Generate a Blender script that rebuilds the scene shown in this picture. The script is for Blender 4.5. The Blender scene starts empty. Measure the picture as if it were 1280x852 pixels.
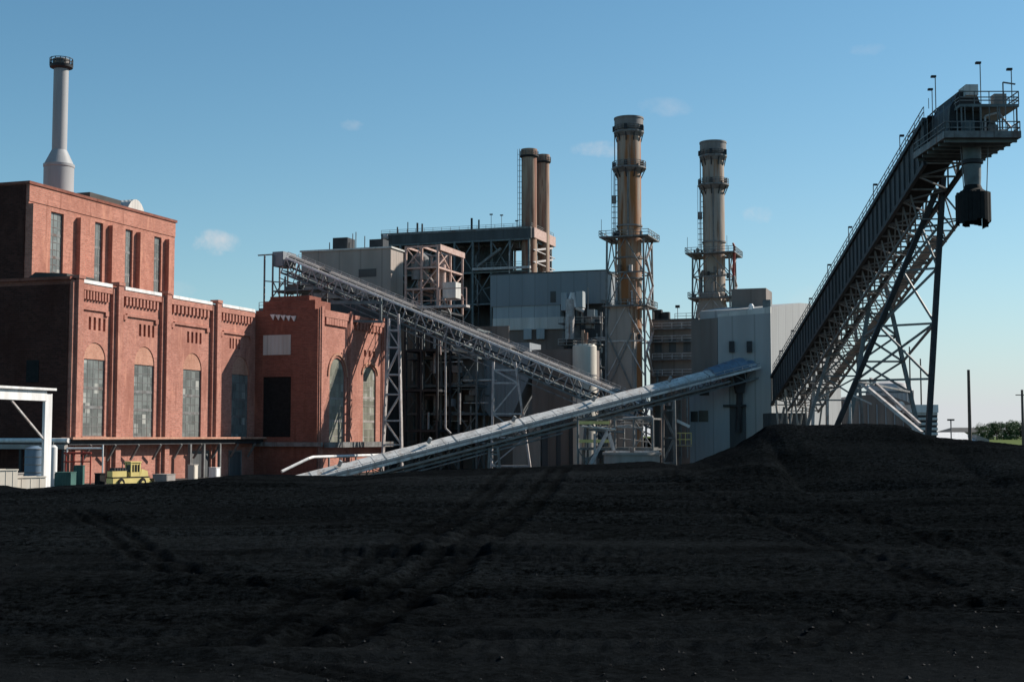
import bpy, bmesh, math, random
import numpy as np
from mathutils import Vector, Matrix
random.seed(7)
R = math.radians
S = bpy.context.scene
COL = S.collection
V3 = Vector
# ------------------------------------------------------------------ camera model
F, CX, CY, HZ, CAMZ = 1700.0, 640.0, 426.0, 545.0, 7.0
PITCH = math.atan((HZ - CY) / F)
FW = V3((0, math.cos(PITCH), math.sin(PITCH)))
UPV = V3((0, -math.sin(PITCH), math.cos(PITCH)))
CAM = V3((0, 0, CAMZ))
def ray(px, py):
    return V3((1, 0, 0)) * ((px - CX) / F) + UPV * (-(py - CY) / F) + FW
def at(px, py, Y):
    r = ray(px, py)
    return CAM + r * (Y / r.y)
# plant grid: u runs along the brick facade away from the viewer, v out of the facade
A1 = math.atan((1215 - CX) / F)
D1 = V3((math.sin(A1), math.cos(A1), 0))
N1 = V3((math.cos(A1), -math.sin(A1), 0))
ZZ = V3((0, 0, 1))
O = at(83, 560, 200); O.z = 0
def P(u, v, z): return O + D1 * u + N1 * v + ZZ * z
def fu(px, py, u):           # hit the plane u = const -> (v, z)
    r = ray(px, py); t = (u - (CAM - O).dot(D1)) / r.dot(D1)
    p = CAM + r * t - O
    return p.dot(N1), p.z
def fv(px, py, v):           # hit the plane v = const -> (u, z)
    r = ray(px, py); t = (v - (CAM - O).dot(N1)) / r.dot(N1)
    p = CAM + r * t - O
    return p.dot(D1), p.z
def uv(p):
    q = p - O
    return q.dot(D1), q.dot(N1)

# ------------------------------------------------------------------ materials
def mat(name, col, rough=.75, col2=None, nscale=.6, amt=.5, metal=0.0, streak=False, corr=0, corr_d=.3,
        spec=.3, fine=0.0, rust=None, rust_amt=.5, brick=False, hcorr=0, bump=.0):
    m = bpy.data.materials.new(name); m.use_nodes = True
    nt = m.node_tree; N = nt.nodes; L = nt.links
    b = N['Principled BSDF']
    b.inputs['Roughness'].default_value = rough
    b.inputs['Metallic'].default_value = metal
    b.inputs['Specular IOR Level'].default_value = spec
    geo = N.new('ShaderNodeNewGeometry')
    rot = N.new('ShaderNodeVectorRotate'); rot.rotation_type = 'Z_AXIS'
    rot.inputs['Angle'].default_value = A1
    L.new(geo.outputs['Position'], rot.inputs['Vector'])
    def noise(scale, detail=4, sc=(1, 1, 1), ro=.55):
        mp = N.new('ShaderNodeMapping'); mp.inputs['Scale'].default_value = sc
        L.new(rot.outputs[0], mp.inputs['Vector'])
        n = N.new('ShaderNodeTexNoise'); n.inputs['Scale'].default_value = scale
        n.inputs['Detail'].default_value = detail; n.inputs['Roughness'].default_value = ro
        L.new(mp.outputs[0], n.inputs['Vector'])
        return n.outputs['Fac']
    def ramp(fac, lo, hi):
        r = N.new('ShaderNodeMapRange'); r.inputs[1].default_value = lo; r.inputs[2].default_value = hi
        L.new(fac, r.inputs[0]); return r.outputs[0]
    def mix(a, bcol, fac, mode='MIX'):
        x = N.new('ShaderNodeMix'); x.data_type = 'RGBA'; x.blend_type = mode
        for s, val in ((6, a), (7, bcol)):
            if isinstance(val, tuple): x.inputs[s].default_value = (*val, 1)
            else: L.new(val, x.inputs[s])
        if isinstance(fac, float): x.inputs[0].default_value = fac
        else: L.new(fac, x.inputs[0])
        return x.outputs[2]
    if col2 is None: col2 = tuple(c * (1 - amt) for c in col)
    sep = None
    def axes():
        nonlocal sep
        if sep is None:
            sep = N.new('ShaderNodeSeparateXYZ'); L.new(rot.outputs[0], sep.inputs[0])
        return sep
    def math_(op, a, bb):
        q = N.new('ShaderNodeMath'); q.operation = op
        for i, val in enumerate((a, bb)):
            if isinstance(val, (int, float)): q.inputs[i].default_value = val
            else: L.new(val, q.inputs[i])
        return q.outputs[0]
    height = None
    if brick:
        s_ = axes(); cmb = N.new('ShaderNodeCombineXYZ')
        L.new(math_('ADD', s_.outputs[0], s_.outputs[1]), cmb.inputs[0]); L.new(s_.outputs[2], cmb.inputs[1])
        bt = N.new('ShaderNodeTexBrick'); L.new(cmb.outputs[0], bt.inputs['Vector'])
        bt.inputs['Color1'].default_value = (*col, 1); bt.inputs['Color2'].default_value = (*col2, 1)
        bt.inputs['Mortar'].default_value = (col[0] * .75, col[1] * 1.15, col[2] * 1.3, 1)
        bt.inputs['Scale'].default_value = 1; bt.inputs['Brick Width'].default_value = .8
        bt.inputs['Row Height'].default_value = .3; bt.inputs['Mortar Size'].default_value = .03
        c = bt.outputs['Color']
        c = mix(c, tuple(x * .6 for x in col), ramp(noise(.16, 7, (1, 1, .7), .65), .47, .70))
        c = mix(c, tuple(x * .5 for x in col), ramp(noise(.55, 6, (1.6, 1.6, .16), .6), .6, .74))
        c = mix(c, tuple(x * .55 for x in col), ramp(noise(2.2, 3, (1, 1, 1.6), .7), .56, .70))
        c = mix(c, (col[0] * 1.1, col[1] * 1.25, col[2] * 1.2), ramp(noise(.9, 5, (1, 1, .22)), .56, .78))
        height = bt.outputs['Fac']
    else:
        c = mix(col, col2, ramp(noise(nscale, 6, (1, 1, .12) if streak else (1, 1, 1)), .35, .68))
    if rust:
        f = noise(.7, 6, (1, 1, .06), .6)
        c = mix(c, rust, ramp(f, .62 - rust_amt * .3, .74 - rust_amt * .2))
        c = mix(c, tuple(x * .45 for x in rust), ramp(noise(1.3, 5, (1, 1, .1)), .6, .78))
    if fine:
        c = mix(c, tuple(x * .5 for x in col), ramp(noise(3.5, 5), .5 + .2 * (1 - fine), .85))
    if corr:
        s_ = axes()
        w = math_('SINE', math_('MULTIPLY', math_('ADD', s_.outputs[0], s_.outputs[1]), corr * 6.283), 0)
        height = w
        # panel joints: a darker line of dirt every few metres
        fr = math_('FRACT', math_('MULTIPLY', math_('ADD', s_.outputs[0], s_.outputs[1]), corr / 4.0), 0)
        c = mix(c, tuple(x * .72 for x in col), math_('LESS_THAN', fr, .07))
    if hcorr:
        s_ = axes()
        height = math_('SINE', math_('MULTIPLY', s_.outputs[2], hcorr * 6.283), 0)
    L.new(c, b.inputs['Base Color'])
    if height is not None or bump:
        bp = N.new('ShaderNodeBump'); bp.inputs['Strength'].default_value = corr_d if height is not None else bump
        bp.inputs['Distance'].default_value = .05
        L.new(height if height is not None else noise(4, 6), bp.inputs['Height'])
        L.new(bp.outputs[0], b.inputs['Normal'])
    return m
M = {}
M['brick'] = mat('red_brick', (.47, .2, .15), .9, (.33, .135, .1), brick=True, spec=.1)
M['brick_tower'] = mat('tower_brick', (.49, .205, .148), .9, (.35, .14, .1), brick=True, spec=.1)
M['brick_pale'] = mat('pale_brick', (.52, .25, .175), .9, (.45, .21, .145), brick=True, spec=.1)
M['brick_dark'] = mat('soot_brick', (.27, .098, .07), .9, (.19, .068, .05), brick=True, spec=.1)  # darker brick for copings; on the wing front it carries painted-in shade
M['tar'] = mat('soot_blackened_brick', (.088, .036, .028), .9, (.05, .022, .018), brick=True, spec=.05)  # near-black brick for the end walls
M['white'] = mat('white_paint', (.74, .73, .72), .6, (.55, .52, .5), 1.2, streak=True)
M['pale_steel'] = mat('pale_steel', (.50, .47, .46), .55, (.32, .27, .25), 1.5, rust=(.25, .12, .07), rust_amt=.1)
M['salmon_steel'] = mat('salmon_steel', (.48, .34, .29), .6, (.36, .22, .18), 1.5)
M['steel'] = mat('grey_steel', (.2, .2, .2), .55, (.11, .105, .1), 1.0, rust=(.10, .05, .035), rust_amt=.2)
M['dark_steel'] = mat('dark_steel', (.035, .037, .042), .6, (.02, .02, .022), 1.0)
M['teal_steel'] = mat('green_grey_steel', (.15, .172, .175), .6, (.09, .1, .102), 1.0)
M['black'] = mat('black_rubber', (.012, .012, .013), .8, (.02, .02, .02), 2.0, spec=.15)
M['siding_blue'] = mat('slate_siding', (.24, .255, .27), .6, (.195, .21, .225), .15, streak=True, corr=1.2)
M['siding_mid'] = mat('blue_grey_siding', (.34, .37, .385), .6, (.28, .305, .32), .3, streak=True, corr=1.2)
M['siding_pale'] = mat('pale_siding', (.58, .56, .53), .65, (.42, .4, .37), .4, streak=True, corr=1.2)
M['siding_grey'] = mat('transfer_siding', (.36, .36, .355), .7, (.29, .285, .28), .2, streak=True, corr=1.0, corr_d=.15)
M['siding_tan'] = mat('tan_siding', (.34, .285, .25), .7, (.27, .225, .195), .3, streak=True, corr=.8)
M['siding_brown'] = mat('brown_siding', (.2, .16, .14), .7, (.14, .11, .095), .3, streak=True, corr=.8)
M['siding_dark'] = mat('dark_siding', (.085, .09, .094), .7, (.05, .053, .056), .3, streak=True, corr=1.0)
M['concrete'] = mat('concrete', (.33, .30, .28), .9, (.22, .2, .185), .5, streak=True, fine=.4)
M['cream'] = mat('cream_paint', (.62, .56, .48), .6, (.5, .44, .37), .8, streak=True)
M['stack'] = mat('rusty_stack', (.38, .31, .25), .75, (.24, .19, .155), .6, streak=True, rust=(.30, .115, .04), rust_amt=.8)
M['stack_grey'] = mat('grey_stack', (.38, .33, .285), .75, (.26, .22, .19), .6, streak=True, rust=(.26, .13, .06), rust_amt=.5)
M['stack_brown'] = mat('brown_stack', (.40, .29, .21), .75, (.23, .14, .1), .6, streak=True, rust=(.2, .075, .045), rust_amt=.6)
M['stack_lip'] = mat('stack_lip', (.22, .2, .19), .7, (.15, .135, .125), .8, streak=True)
M['chimney'] = mat('pale_chimney', (.34, .335, .34), .55, (.27, .265, .265), .5, streak=True)
M['cover'] = mat('conveyor_cover', (.64, .625, .6), .6, (.40, .385, .365), .5, streak=False, fine=.8, rust=(.3, .24, .2), rust_amt=.25)
M['cover_side'] = mat('conveyor_side', (.25, .26, .26), .65, (.17, .175, .175), .8, streak=True)
M['roof'] = mat('roof_felt', (.07, .068, .066), .9, (.05, .048, .046), .4)
M['yellow'] = mat('yellow_paint', (.72, .58, .22), .5, (.6, .46, .16), .9, spec=.4)
M['green'] = mat('green_paint', (.05, .12, .105), .6, (.035, .085, .075), .8)
M['red'] = mat('red_paint', (.32, .05, .035), .6, (.22, .035, .025), .8)
M['blue'] = mat('blue_grey_paint', (.14, .2, .27), .55, (.1, .14, .19), .8, streak=True)
M['wood'] = mat('pole_wood', (.12, .10, .085), .9, (.08, .066, .056), 2.0, streak=True)
M['bark'] = mat('bark', (.09, .07, .05), .95, (.05, .04, .03), 3.0)
M['leaf'] = mat('leaf', (.045, .085, .03), .7, (.07, .11, .035), .25)
M['leaf2'] = mat('leaf_dark', (.035, .06, .03), .7, (.055, .085, .035), .25)
M['lamp'] = mat('lamp_glass', (.5, .5, .48), .3, (.4, .4, .38), 3)
# window panes: dirty, tone changes pane by pane
def mat_glass(name, base, cell=(1.05, 1.5)):
    m = bpy.data.materials.new(name); m.use_nodes = True
    nt = m.node_tree; N = nt.nodes; L = nt.links; b = N['Principled BSDF']
    b.inputs['Roughness'].default_value = .28; b.inputs['Specular IOR Level'].default_value = .45
    geo = N.new('ShaderNodeNewGeometry')
    rot = N.new('ShaderNodeVectorRotate'); rot.rotation_type = 'Z_AXIS'; rot.inputs['Angle'].default_value = A1
    L.new(geo.outputs['Position'], rot.inputs['Vector'])
    mp = N.new('ShaderNodeVectorMath'); mp.operation = 'SNAP'
    mp.inputs[1].default_value = (9, cell[0], cell[1]); L.new(rot.outputs[0], mp.inputs[0])
    wn = N.new('ShaderNodeTexWhiteNoise'); L.new(mp.outputs[0], wn.inputs['Vector'])
    cr = N.new('ShaderNodeValToRGB'); L.new(wn.outputs['Value'], cr.inputs[0])
    e = cr.color_ramp.elements
    e[0].position = 0; e[0].color = (*[c * .75 for c in base], 1)
    e[1].position = .9; e[1].color = (*[c * 1.35 for c in base], 1)
    x = e.new(.97); x.color = (.5, .5, .46, 1)
    no = N.new('ShaderNodeTexNoise'); no.inputs['Scale'].default_value = .5; no.inputs['Detail'].default_value = 5
    L.new(rot.outputs[0], no.inputs['Vector'])
    mx = N.new('ShaderNodeMix'); mx.data_type = 'RGBA'; mx.blend_type = 'MULTIPLY'; mx.inputs[0].default_value = .6
    L.new(cr.outputs[0], mx.inputs[6]); L.new(no.outputs['Fac'], mx.inputs[7])
    L.new(mx.outputs[2], b.inputs['Base Color'])
    return m
M['glass'] = mat_glass('factory_glass', (.2, .215, .205))
M['glass_pale'] = mat_glass('pale_factory_glass', (.27, .27, .22), (1.3, 1.4))
M['glass_dark'] = mat_glass('dark_glass', (.03, .033, .036))

# ------------------------------------------------------------------ mesh helper
ORG = {}
class MB:
    def __init__(s): s.v = []; s.f = []; s.sm = []
    def add(s, vs, fs, sm=False):
        k = len(s.v); s.v += [V3(a) for a in vs]
        for f in fs: s.f.append([k + i for i in f]); s.sm.append(sm)
        return s
    def box(s, c, ax, ay, az):
        vs = [c + ax * i + ay * j + az * k for k in (-1, 1) for j in (-1, 1) for i in (-1, 1)]
        return s.add(vs, [(0, 2, 3, 1), (4, 5, 7, 6), (0, 1, 5, 4), (2, 6, 7, 3), (0, 4, 6, 2), (1, 3, 7, 5)])
    def fbox(s, u0, u1, v0, v1, z0, z1):
        return s.box(P((u0 + u1) / 2, (v0 + v1) / 2, (z0 + z1) / 2), D1 * ((u1 - u0) / 2), N1 * ((v1 - v0) / 2), ZZ * ((z1 - z0) / 2))
    def wbox(s, x0, x1, y0, y1, z0, z1):
        return s.box(V3(((x0 + x1) / 2, (y0 + y1) / 2, (z0 + z1) / 2)), V3(((x1 - x0) / 2, 0, 0)), V3((0, (y1 - y0) / 2, 0)), ZZ * ((z1 - z0) / 2))
    def bar(s, a, b, w, h=None, up=None):
        h = h or w; d = b - a; l = d.length
        if l < 1e-6: return s
        d = d / l; up = up or ZZ
        if abs(d.dot(up)) > .98: up = D1
        x = d.cross(up).normalized(); y = x.cross(d)
        return s.box((a + b) / 2, d * (l / 2), x * (w / 2), y * (h / 2))
    def tube(s, a, b, r, n=10, r2=None, cap=True):
        r2 = r if r2 is None else r2
        d = (b - a).normalized(); up = ZZ if abs(d.z) < .9 else V3((1, 0, 0))
        x = d.cross(up).normalized(); y = x.cross(d)
        vs = []
        for p, q in ((a, r), (b, r2)):
            vs += [p + (x * math.cos(t) + y * math.sin(t)) * q for t in [2 * math.pi * i / n for i in range(n)]]
        s.add(vs, [(i, (i + 1) % n, n + (i + 1) % n, n + i) for i in range(n)], True)
        if cap:
            s.add(vs[:n], [tuple(range(n))]); s.add(vs[n:], [tuple(range(n))])
        return s
    def path(s, pts, r, n=8):
        for a, b in zip(pts, pts[1:]): s.tube(a, b, r, n)
        return s
    def lathe(s, c, prof, n=28):           # prof: (radius, z) pairs; c at z = 0
        for (r0, z0), (r1, z1) in zip(prof, prof[1:]):
            vs = []
            for r, z in ((r0, z0), (r1, z1)):
                vs += [V3((c.x + r * math.cos(2 * math.pi * i / n), c.y + r * math.sin(2 * math.pi * i / n), z)) for i in range(n)]
            s.add(vs, [(i, (i + 1) % n, n + (i + 1) % n, n + i) for i in range(n)], abs(z1 - z0) > .02)
        return s
    def prism(s, pts, ext):
        n = len(pts); pts = [V3(p) for p in pts]
        return s.add(pts + [p + ext for p in pts], [tuple(range(n)), tuple(range(2 * n - 1, n - 1, -1))] + [(i, n + i, n + (i + 1) % n, (i + 1) % n) for i in range(n)])
    def build(s, name, m, parent=None, recalc=True):
        if parent is not None: org = ORG[parent.name]
        else:
            xs = [a.x for a in s.v]; ys = [a.y for a in s.v]
            org = V3(((min(xs) + max(xs)) / 2, (min(ys) + max(ys)) / 2, min(a.z for a in s.v)))
        me = bpy.data.meshes.new(name)
        me.from_pydata([tuple(a - org) for a in s.v], [], s.f)
        me.polygons.foreach_set('use_smooth', s.sm)
        if recalc:
            bm = bmesh.new(); bm.from_mesh(me); bmesh.ops.recalc_face_normals(bm, faces=bm.faces); bm.to_mesh(me); bm.free()
        me.materials.append(m if not isinstance(m, str) else M[m])
        o = bpy.data.objects.new(name, me); COL.objects.link(o)
        if parent is not None: o.parent = parent
        else: o.location = org
        ORG[o.name] = org
        return o
def tag(o, label, cat, group=None):
    o['label'] = label; o['category'] = cat
    if group: o['group'] = group
    return o
def thing(name, label, cat, loc, group=None):
    o = bpy.data.objects.new(name, None); COL.objects.link(o); o.location = loc; o.empty_display_size = .5
    ORG[o.name] = V3(loc); return tag(o, label, cat, group)
def kind(o, k): o['kind'] = k; return o
def copy_tree(o, loc, label=None):
    c = o.copy(); COL.objects.link(c); c.location = loc
    ORG[c.name] = V3(loc)
    if label: c['label'] = label
    for ch in list(o.children):
        d = ch.copy(); COL.objects.link(d); d.parent = c
        for g in list(ch.children):
            e = g.copy(); COL.objects.link(e); e.parent = d
    return c
def railing(mb, pts, h=1.1, r=.04, step=1.6, closed=False, rails=(1.0, .5)):
    if closed: pts = pts + [pts[0]]
    for a, b in zip(pts, pts[1:]):
        n = max(1, int((b - a).length / step))
        for i in range(n + 1):
            p = a.lerp(b, i / n); mb.bar(p, p + ZZ * h, r * 2)
        for k in rails: mb.bar(a + ZZ * h * k, b + ZZ * h * k, r * 2)
    return mb
def ring_pts(c, r, z, n=16): return [V3((c.x + r * math.cos(2 * math.pi * i / n), c.y + r * math.sin(2 * math.pi * i / n), z)) for i in range(n)]
def ladder(mb, a, b, side, w=.5, r=.05):
    for k in (-1, 1): mb.bar(a + side * (k * w / 2), b + side * (k * w / 2), r * 2)
    n = int((b - a).length / 1.0)
    for i in range(1, n):
        p = a.lerp(b, i / n); mb.bar(p - side * (w / 2), p + side * (w / 2), r * 1.6)
    return mb

# ================================================================== SETTING: ground, coal
def noise2(x, y, seed):
    rng = np.random.RandomState(seed); T = rng.rand(256, 256)
    xi = np.floor(x).astype(int); yi = np.floor(y).astype(int); fx = x - xi; fy = y - yi
    fx = fx * fx * (3 - 2 * fx); fy = fy * fy * (3 - 2 * fy)
    a = T[xi % 256, yi % 256]; b = T[(xi + 1) % 256, yi % 256]; c = T[xi % 256, (yi + 1) % 256]; d = T[(xi + 1) % 256, (yi + 1) % 256]
    return (a * (1 - fx) + b * fx) * (1 - fy) + (c * (1 - fx) + d * fx) * fy - .5
def fbm(x, y, seed, o=4):
    r = 0; a = 1.
    for i in range(o): r = r + a * noise2(x * 2 ** i + 17.3 * i, y * 2 ** i + 5.1 * i, seed + i); a *= .5
    return r
CREST = [(-900, 600), (-300, 604), (0, 606), (30, 611), (48, 610), (70, 607), (125, 605), (225, 600), (280, 595), (320, 593), (350, 594), (450, 595), (525, 588),
         (640, 584), (740, 580), (815, 576), (845, 581), (870, 577), (920, 557), (960, 533), (980, 529), (1010, 531), (1080, 529), (1118, 530),
         (1150, 542), (1172, 547), (1230, 552), (1280, 557), (1500, 566), (2200, 570)]
YC = 116.0
cpx = np.array([c[0] for c in CREST], float); cz = np.array([CAMZ - (c[1] - HZ) / F * YC for c in CREST])
def sst(a, b, x):
    t = np.clip((x - a) / (b - a), 0, 1); return t * t * (3 - 2 * t)
TRACKS = [  # wheel ruts, in photo pixels on the pad: points, half width (m), depth (m)
    ([(95, 640), (150, 668), (205, 706), (300, 728), (400, 738), (520, 752)], .55, .17),
    ([(640, 606), (560, 655), (470, 705), (380, 752), (270, 800)], .7, .13),
    ([(705, 604), (640, 650), (560, 702), (480, 752), (400, 795)], .8, .2),
    ([(0, 752), (40, 762), (110, 770), (230, 778), (380, 784), (560, 800)], .3, .14),
    ([(300, 818), (420, 832), (560, 846)], .28, .12),
    ([(0, 662), (160, 655), (420, 652), (640, 645)], .6, .1), ([(180, 690), (420, 688), (700, 672), (900, 668)], .5, .1),
    ([(620, 735), (800, 742), (1000, 770), (1290, 800)], .3, .1), ([(830, 612), (960, 650), (1060, 690), (1180, 730)], .5, .16),
    ([(900, 606), (1060, 640), (1200, 680), (1290, 700)], .6, .16), ([(760, 700), (900, 690), (1060, 690), (1290, 720)], .4, .1),
    ([(700, 640), (840, 640), (1000, 660), (1290, 664)], .5, .12), ([(1000, 800), (1060, 786), (1110, 760), (1200, 752)], .4, .14),
    ([(960, 610), (1060, 622), (1180, 640), (1290, 648)], .5, .18)]
def ground_pt(px, py, z=3.0):
    r = ray(px, py); t = (z - CAMZ) / r.z; p = CAM + r * t; return (p.x, p.y)
RUT = None
def coal_height(X, Y):
    global RUT
    rut = np.zeros(X.shape)
    px = CX + F * X / YC
    crest = np.interp(px, cpx, cz) + .1 * fbm(X * .35, Y * .05 + 3, 5, 4)
    base = 3.0 + .35 * fbm(X * .05, Y * .05, 11, 3) + 2.0 * (1 - sst(0, 16, Y)) * (1 - sst(4, 16, np.abs(X)))
    lift = np.clip((crest - 4.2) / 3, 0, 1)
    y0 = 62 + 34 * lift                                    # the tall heap has a steeper near face
    z = base + (crest - base) * sst(y0, YC, Y) ** (1 + .0 * lift)
    # right of the pad the surface climbs gently in windrows
    wr = sst(6, 24, X) * sst(30, 60, Y) * (1 - sst(100, 112, Y))
    z = z + wr * .55 * fbm((X * .35 + Y * .9) * .28, (Y * .35 - X * .9) * .035, 31, 4)
    # broad windrows and tread-rolled strips running across the pad
    near = 1 - sst(106, 114, Y)
    z = z + near * .12 * fbm(X * .03, Y * .3, 51, 4)
    z = z + near * .07 * fbm(X * .10, Y * 1.5, 61, 4)
    # rolled strips: thin level lines left by dozer tracks, and cleat marks in some of them
    strip = np.clip(fbm(X * .012, Y * .2, 66, 2) * 3 + .4, 0, 1)
    z = z + near * strip * .045 * np.sign(np.sin(Y * 4.4 + .5 * fbm(X * .05, Y * .05, 67, 2)))
    z = z + near * .035 * fbm(X * 1.3, Y * 1.6, 71, 5) * (.5 + .9 * np.clip(fbm(X * .06, Y * .1, 77, 2) + .4, 0, 1))
    z = z + .04 * fbm(X * 4.1, Y * 3.7, 81, 3)
    cle = np.clip(fbm(X * .02, Y * .22, 91, 2) * 4, 0, 1) * near
    z = z + cle * .018 * np.sign(np.sin(X * 10.5 + 2.0 * np.sin(Y * 1.3) + np.sign(np.sin(Y * 5.2)) * .8)) * (.5 + .5 * np.sign(np.sin(Y * 2.6)))
    rl_ = np.random.RandomState(44)
    for i in range(46):
        y0_ = 22 * (100 / 22.) ** rl_.rand(); xc = (rl_.rand() - .5) * y0_ * .8; xw = y0_ * (.12 + .35 * rl_.rand()); sl_ = (rl_.rand() - .5) * .22; ph = rl_.rand() * 6; wv = .25 + .012 * y0_
        dist = (Y - (y0_ + sl_ * (X - xc) + .35 * np.sin(X * .11 + ph))) / (wv * .55)
        env = np.exp(-((X - xc) / xw) ** 4)
        z = z + near * env * (.05 + .0022 * y0_) * (-np.exp(-dist ** 2) + .8 * np.exp(-(dist - 1.7) ** 2))
    heap = np.clip((crest - 4.6) / 2, 0, 1) * sst(84, 100, Y) * (1 - sst(118, 124, Y))
    z = z + heap * (.10 * fbm(X * 1.2, Y * .8, 101, 5))
    for pts, hw, dep in TRACKS:
        g = [ground_pt(*p) for p in pts]
        # smooth by subdivision
        for _ in range(2):
            q = [g[0]]
            for a, b in zip(g, g[1:]): q += [(.75 * a[0] + .25 * b[0], .75 * a[1] + .25 * b[1]), (.25 * a[0] + .75 * b[0], .25 * a[1] + .75 * b[1])]
            g = q + [g[-1]]
        best = np.full(X.shape, 1e9); al = np.zeros(X.shape); acc = 0
        for a, b in zip(g, g[1:]):
            dx, dy = b[0] - a[0], b[1] - a[1]; l2 = dx * dx + dy * dy + 1e-9
            t = np.clip(((X - a[0]) * dx + (Y - a[1]) * dy) / l2, 0, 1)
            d = np.hypot(X - a[0] - t * dx, Y - a[1] - t * dy)
            k = d < best; best[k] = d[k]; al[k] = (acc + t * math.sqrt(l2))[k]; acc += math.sqrt(l2)
        m_ = best < hw * 4
        q = best[m_] / hw
        offheap = 1 - sst(66, 84, Y[m_]) * np.clip((crest[m_] - 4.6) / 1.5, 0, 1)
        rut[m_] = np.maximum(rut[m_], (np.exp(-((q - .75) / .42) ** 4) + .35 * np.exp(-(q / .8) ** 4)) * near[m_] * offheap)
        z[m_] += near[m_] * offheap * dep * .45 * (-np.exp(-((q - .75) / .42) ** 4) + .7 * np.exp(-((q - 1.55) / .35) ** 2))
    z = z * (1 - sst(YC + 1, YC + 14, Y)) - .6 * sst(YC + 8, YC + 14, Y)
    side = sst(62, 80, np.abs(X)); z = z * (1 - side) - .6 * side
    RUT = rut
    back = 1 - sst(-26, -14, Y); z = z * (1 - back) - .6 * back
    return z
rows = np.concatenate([np.linspace(-28, 12, 40)[:-1], 12 * (104 / 12.) ** np.linspace(0, 1, 470), np.linspace(104, 131, 70)[1:]])
tx = np.linspace(-.72, .72, 1000)
YY, TT = np.meshgrid(rows, tx, indexing='ij')
XX = TT * (np.maximum(np.abs(YY), 0) * .78 + 34)
ZZc = coal_height(XX.ravel(), YY.ravel())
nr, nc = YY.shape
me = bpy.data.meshes.new('coal_ground')
co = np.stack([XX.ravel(), YY.ravel(), ZZc], 1).astype(np.float32)
idx = np.arange(nr * nc).reshape(nr, nc)
q = np.stack([idx[:-1, :-1], idx[:-1, 1:], idx[1:, 1:], idx[1:, :-1]], -1).reshape(-1, 4)
me.vertices.add(len(co)); me.vertices.foreach_set('co', co.ravel())
me.loops.add(q.size); me.loops.foreach_set('vertex_index', q.ravel().astype(np.int32))
me.polygons.add(len(q)); me.polygons.foreach_set('loop_start', np.arange(0, q.size, 4, dtype=np.int32))
me.polygons.foreach_set('use_smooth', np.ones(len(q), bool))
du = (1 - sst(21.5, 27, YY.ravel() + 5 * fbm(XX.ravel() * .12, YY.ravel() * .3, 150, 3))) + .55 * np.clip(fbm(XX.ravel() * .03, YY.ravel() * .12, 151, 4) * 3, 0, 1)
ad_ = me.attributes.new('dust', 'FLOAT', 'POINT'); ad_.data.foreach_set('value', np.clip(du, 0, 1).astype(np.float32))
at_ = me.attributes.new('rut', 'FLOAT', 'POINT'); at_.data.foreach_set('value', np.clip(RUT * (.75 + .8 * fbm(XX.ravel() * .5, YY.ravel() * .5, 140, 3)), 0, 1).astype(np.float32))
me.update(); me.validate()
coal_o = bpy.data.objects.new('coal_ground', me); COL.objects.link(coal_o); kind(coal_o, 'structure')
coal_o['label'] = 'black coal yard surface with tyre ruts and a heap at the back'
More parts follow.
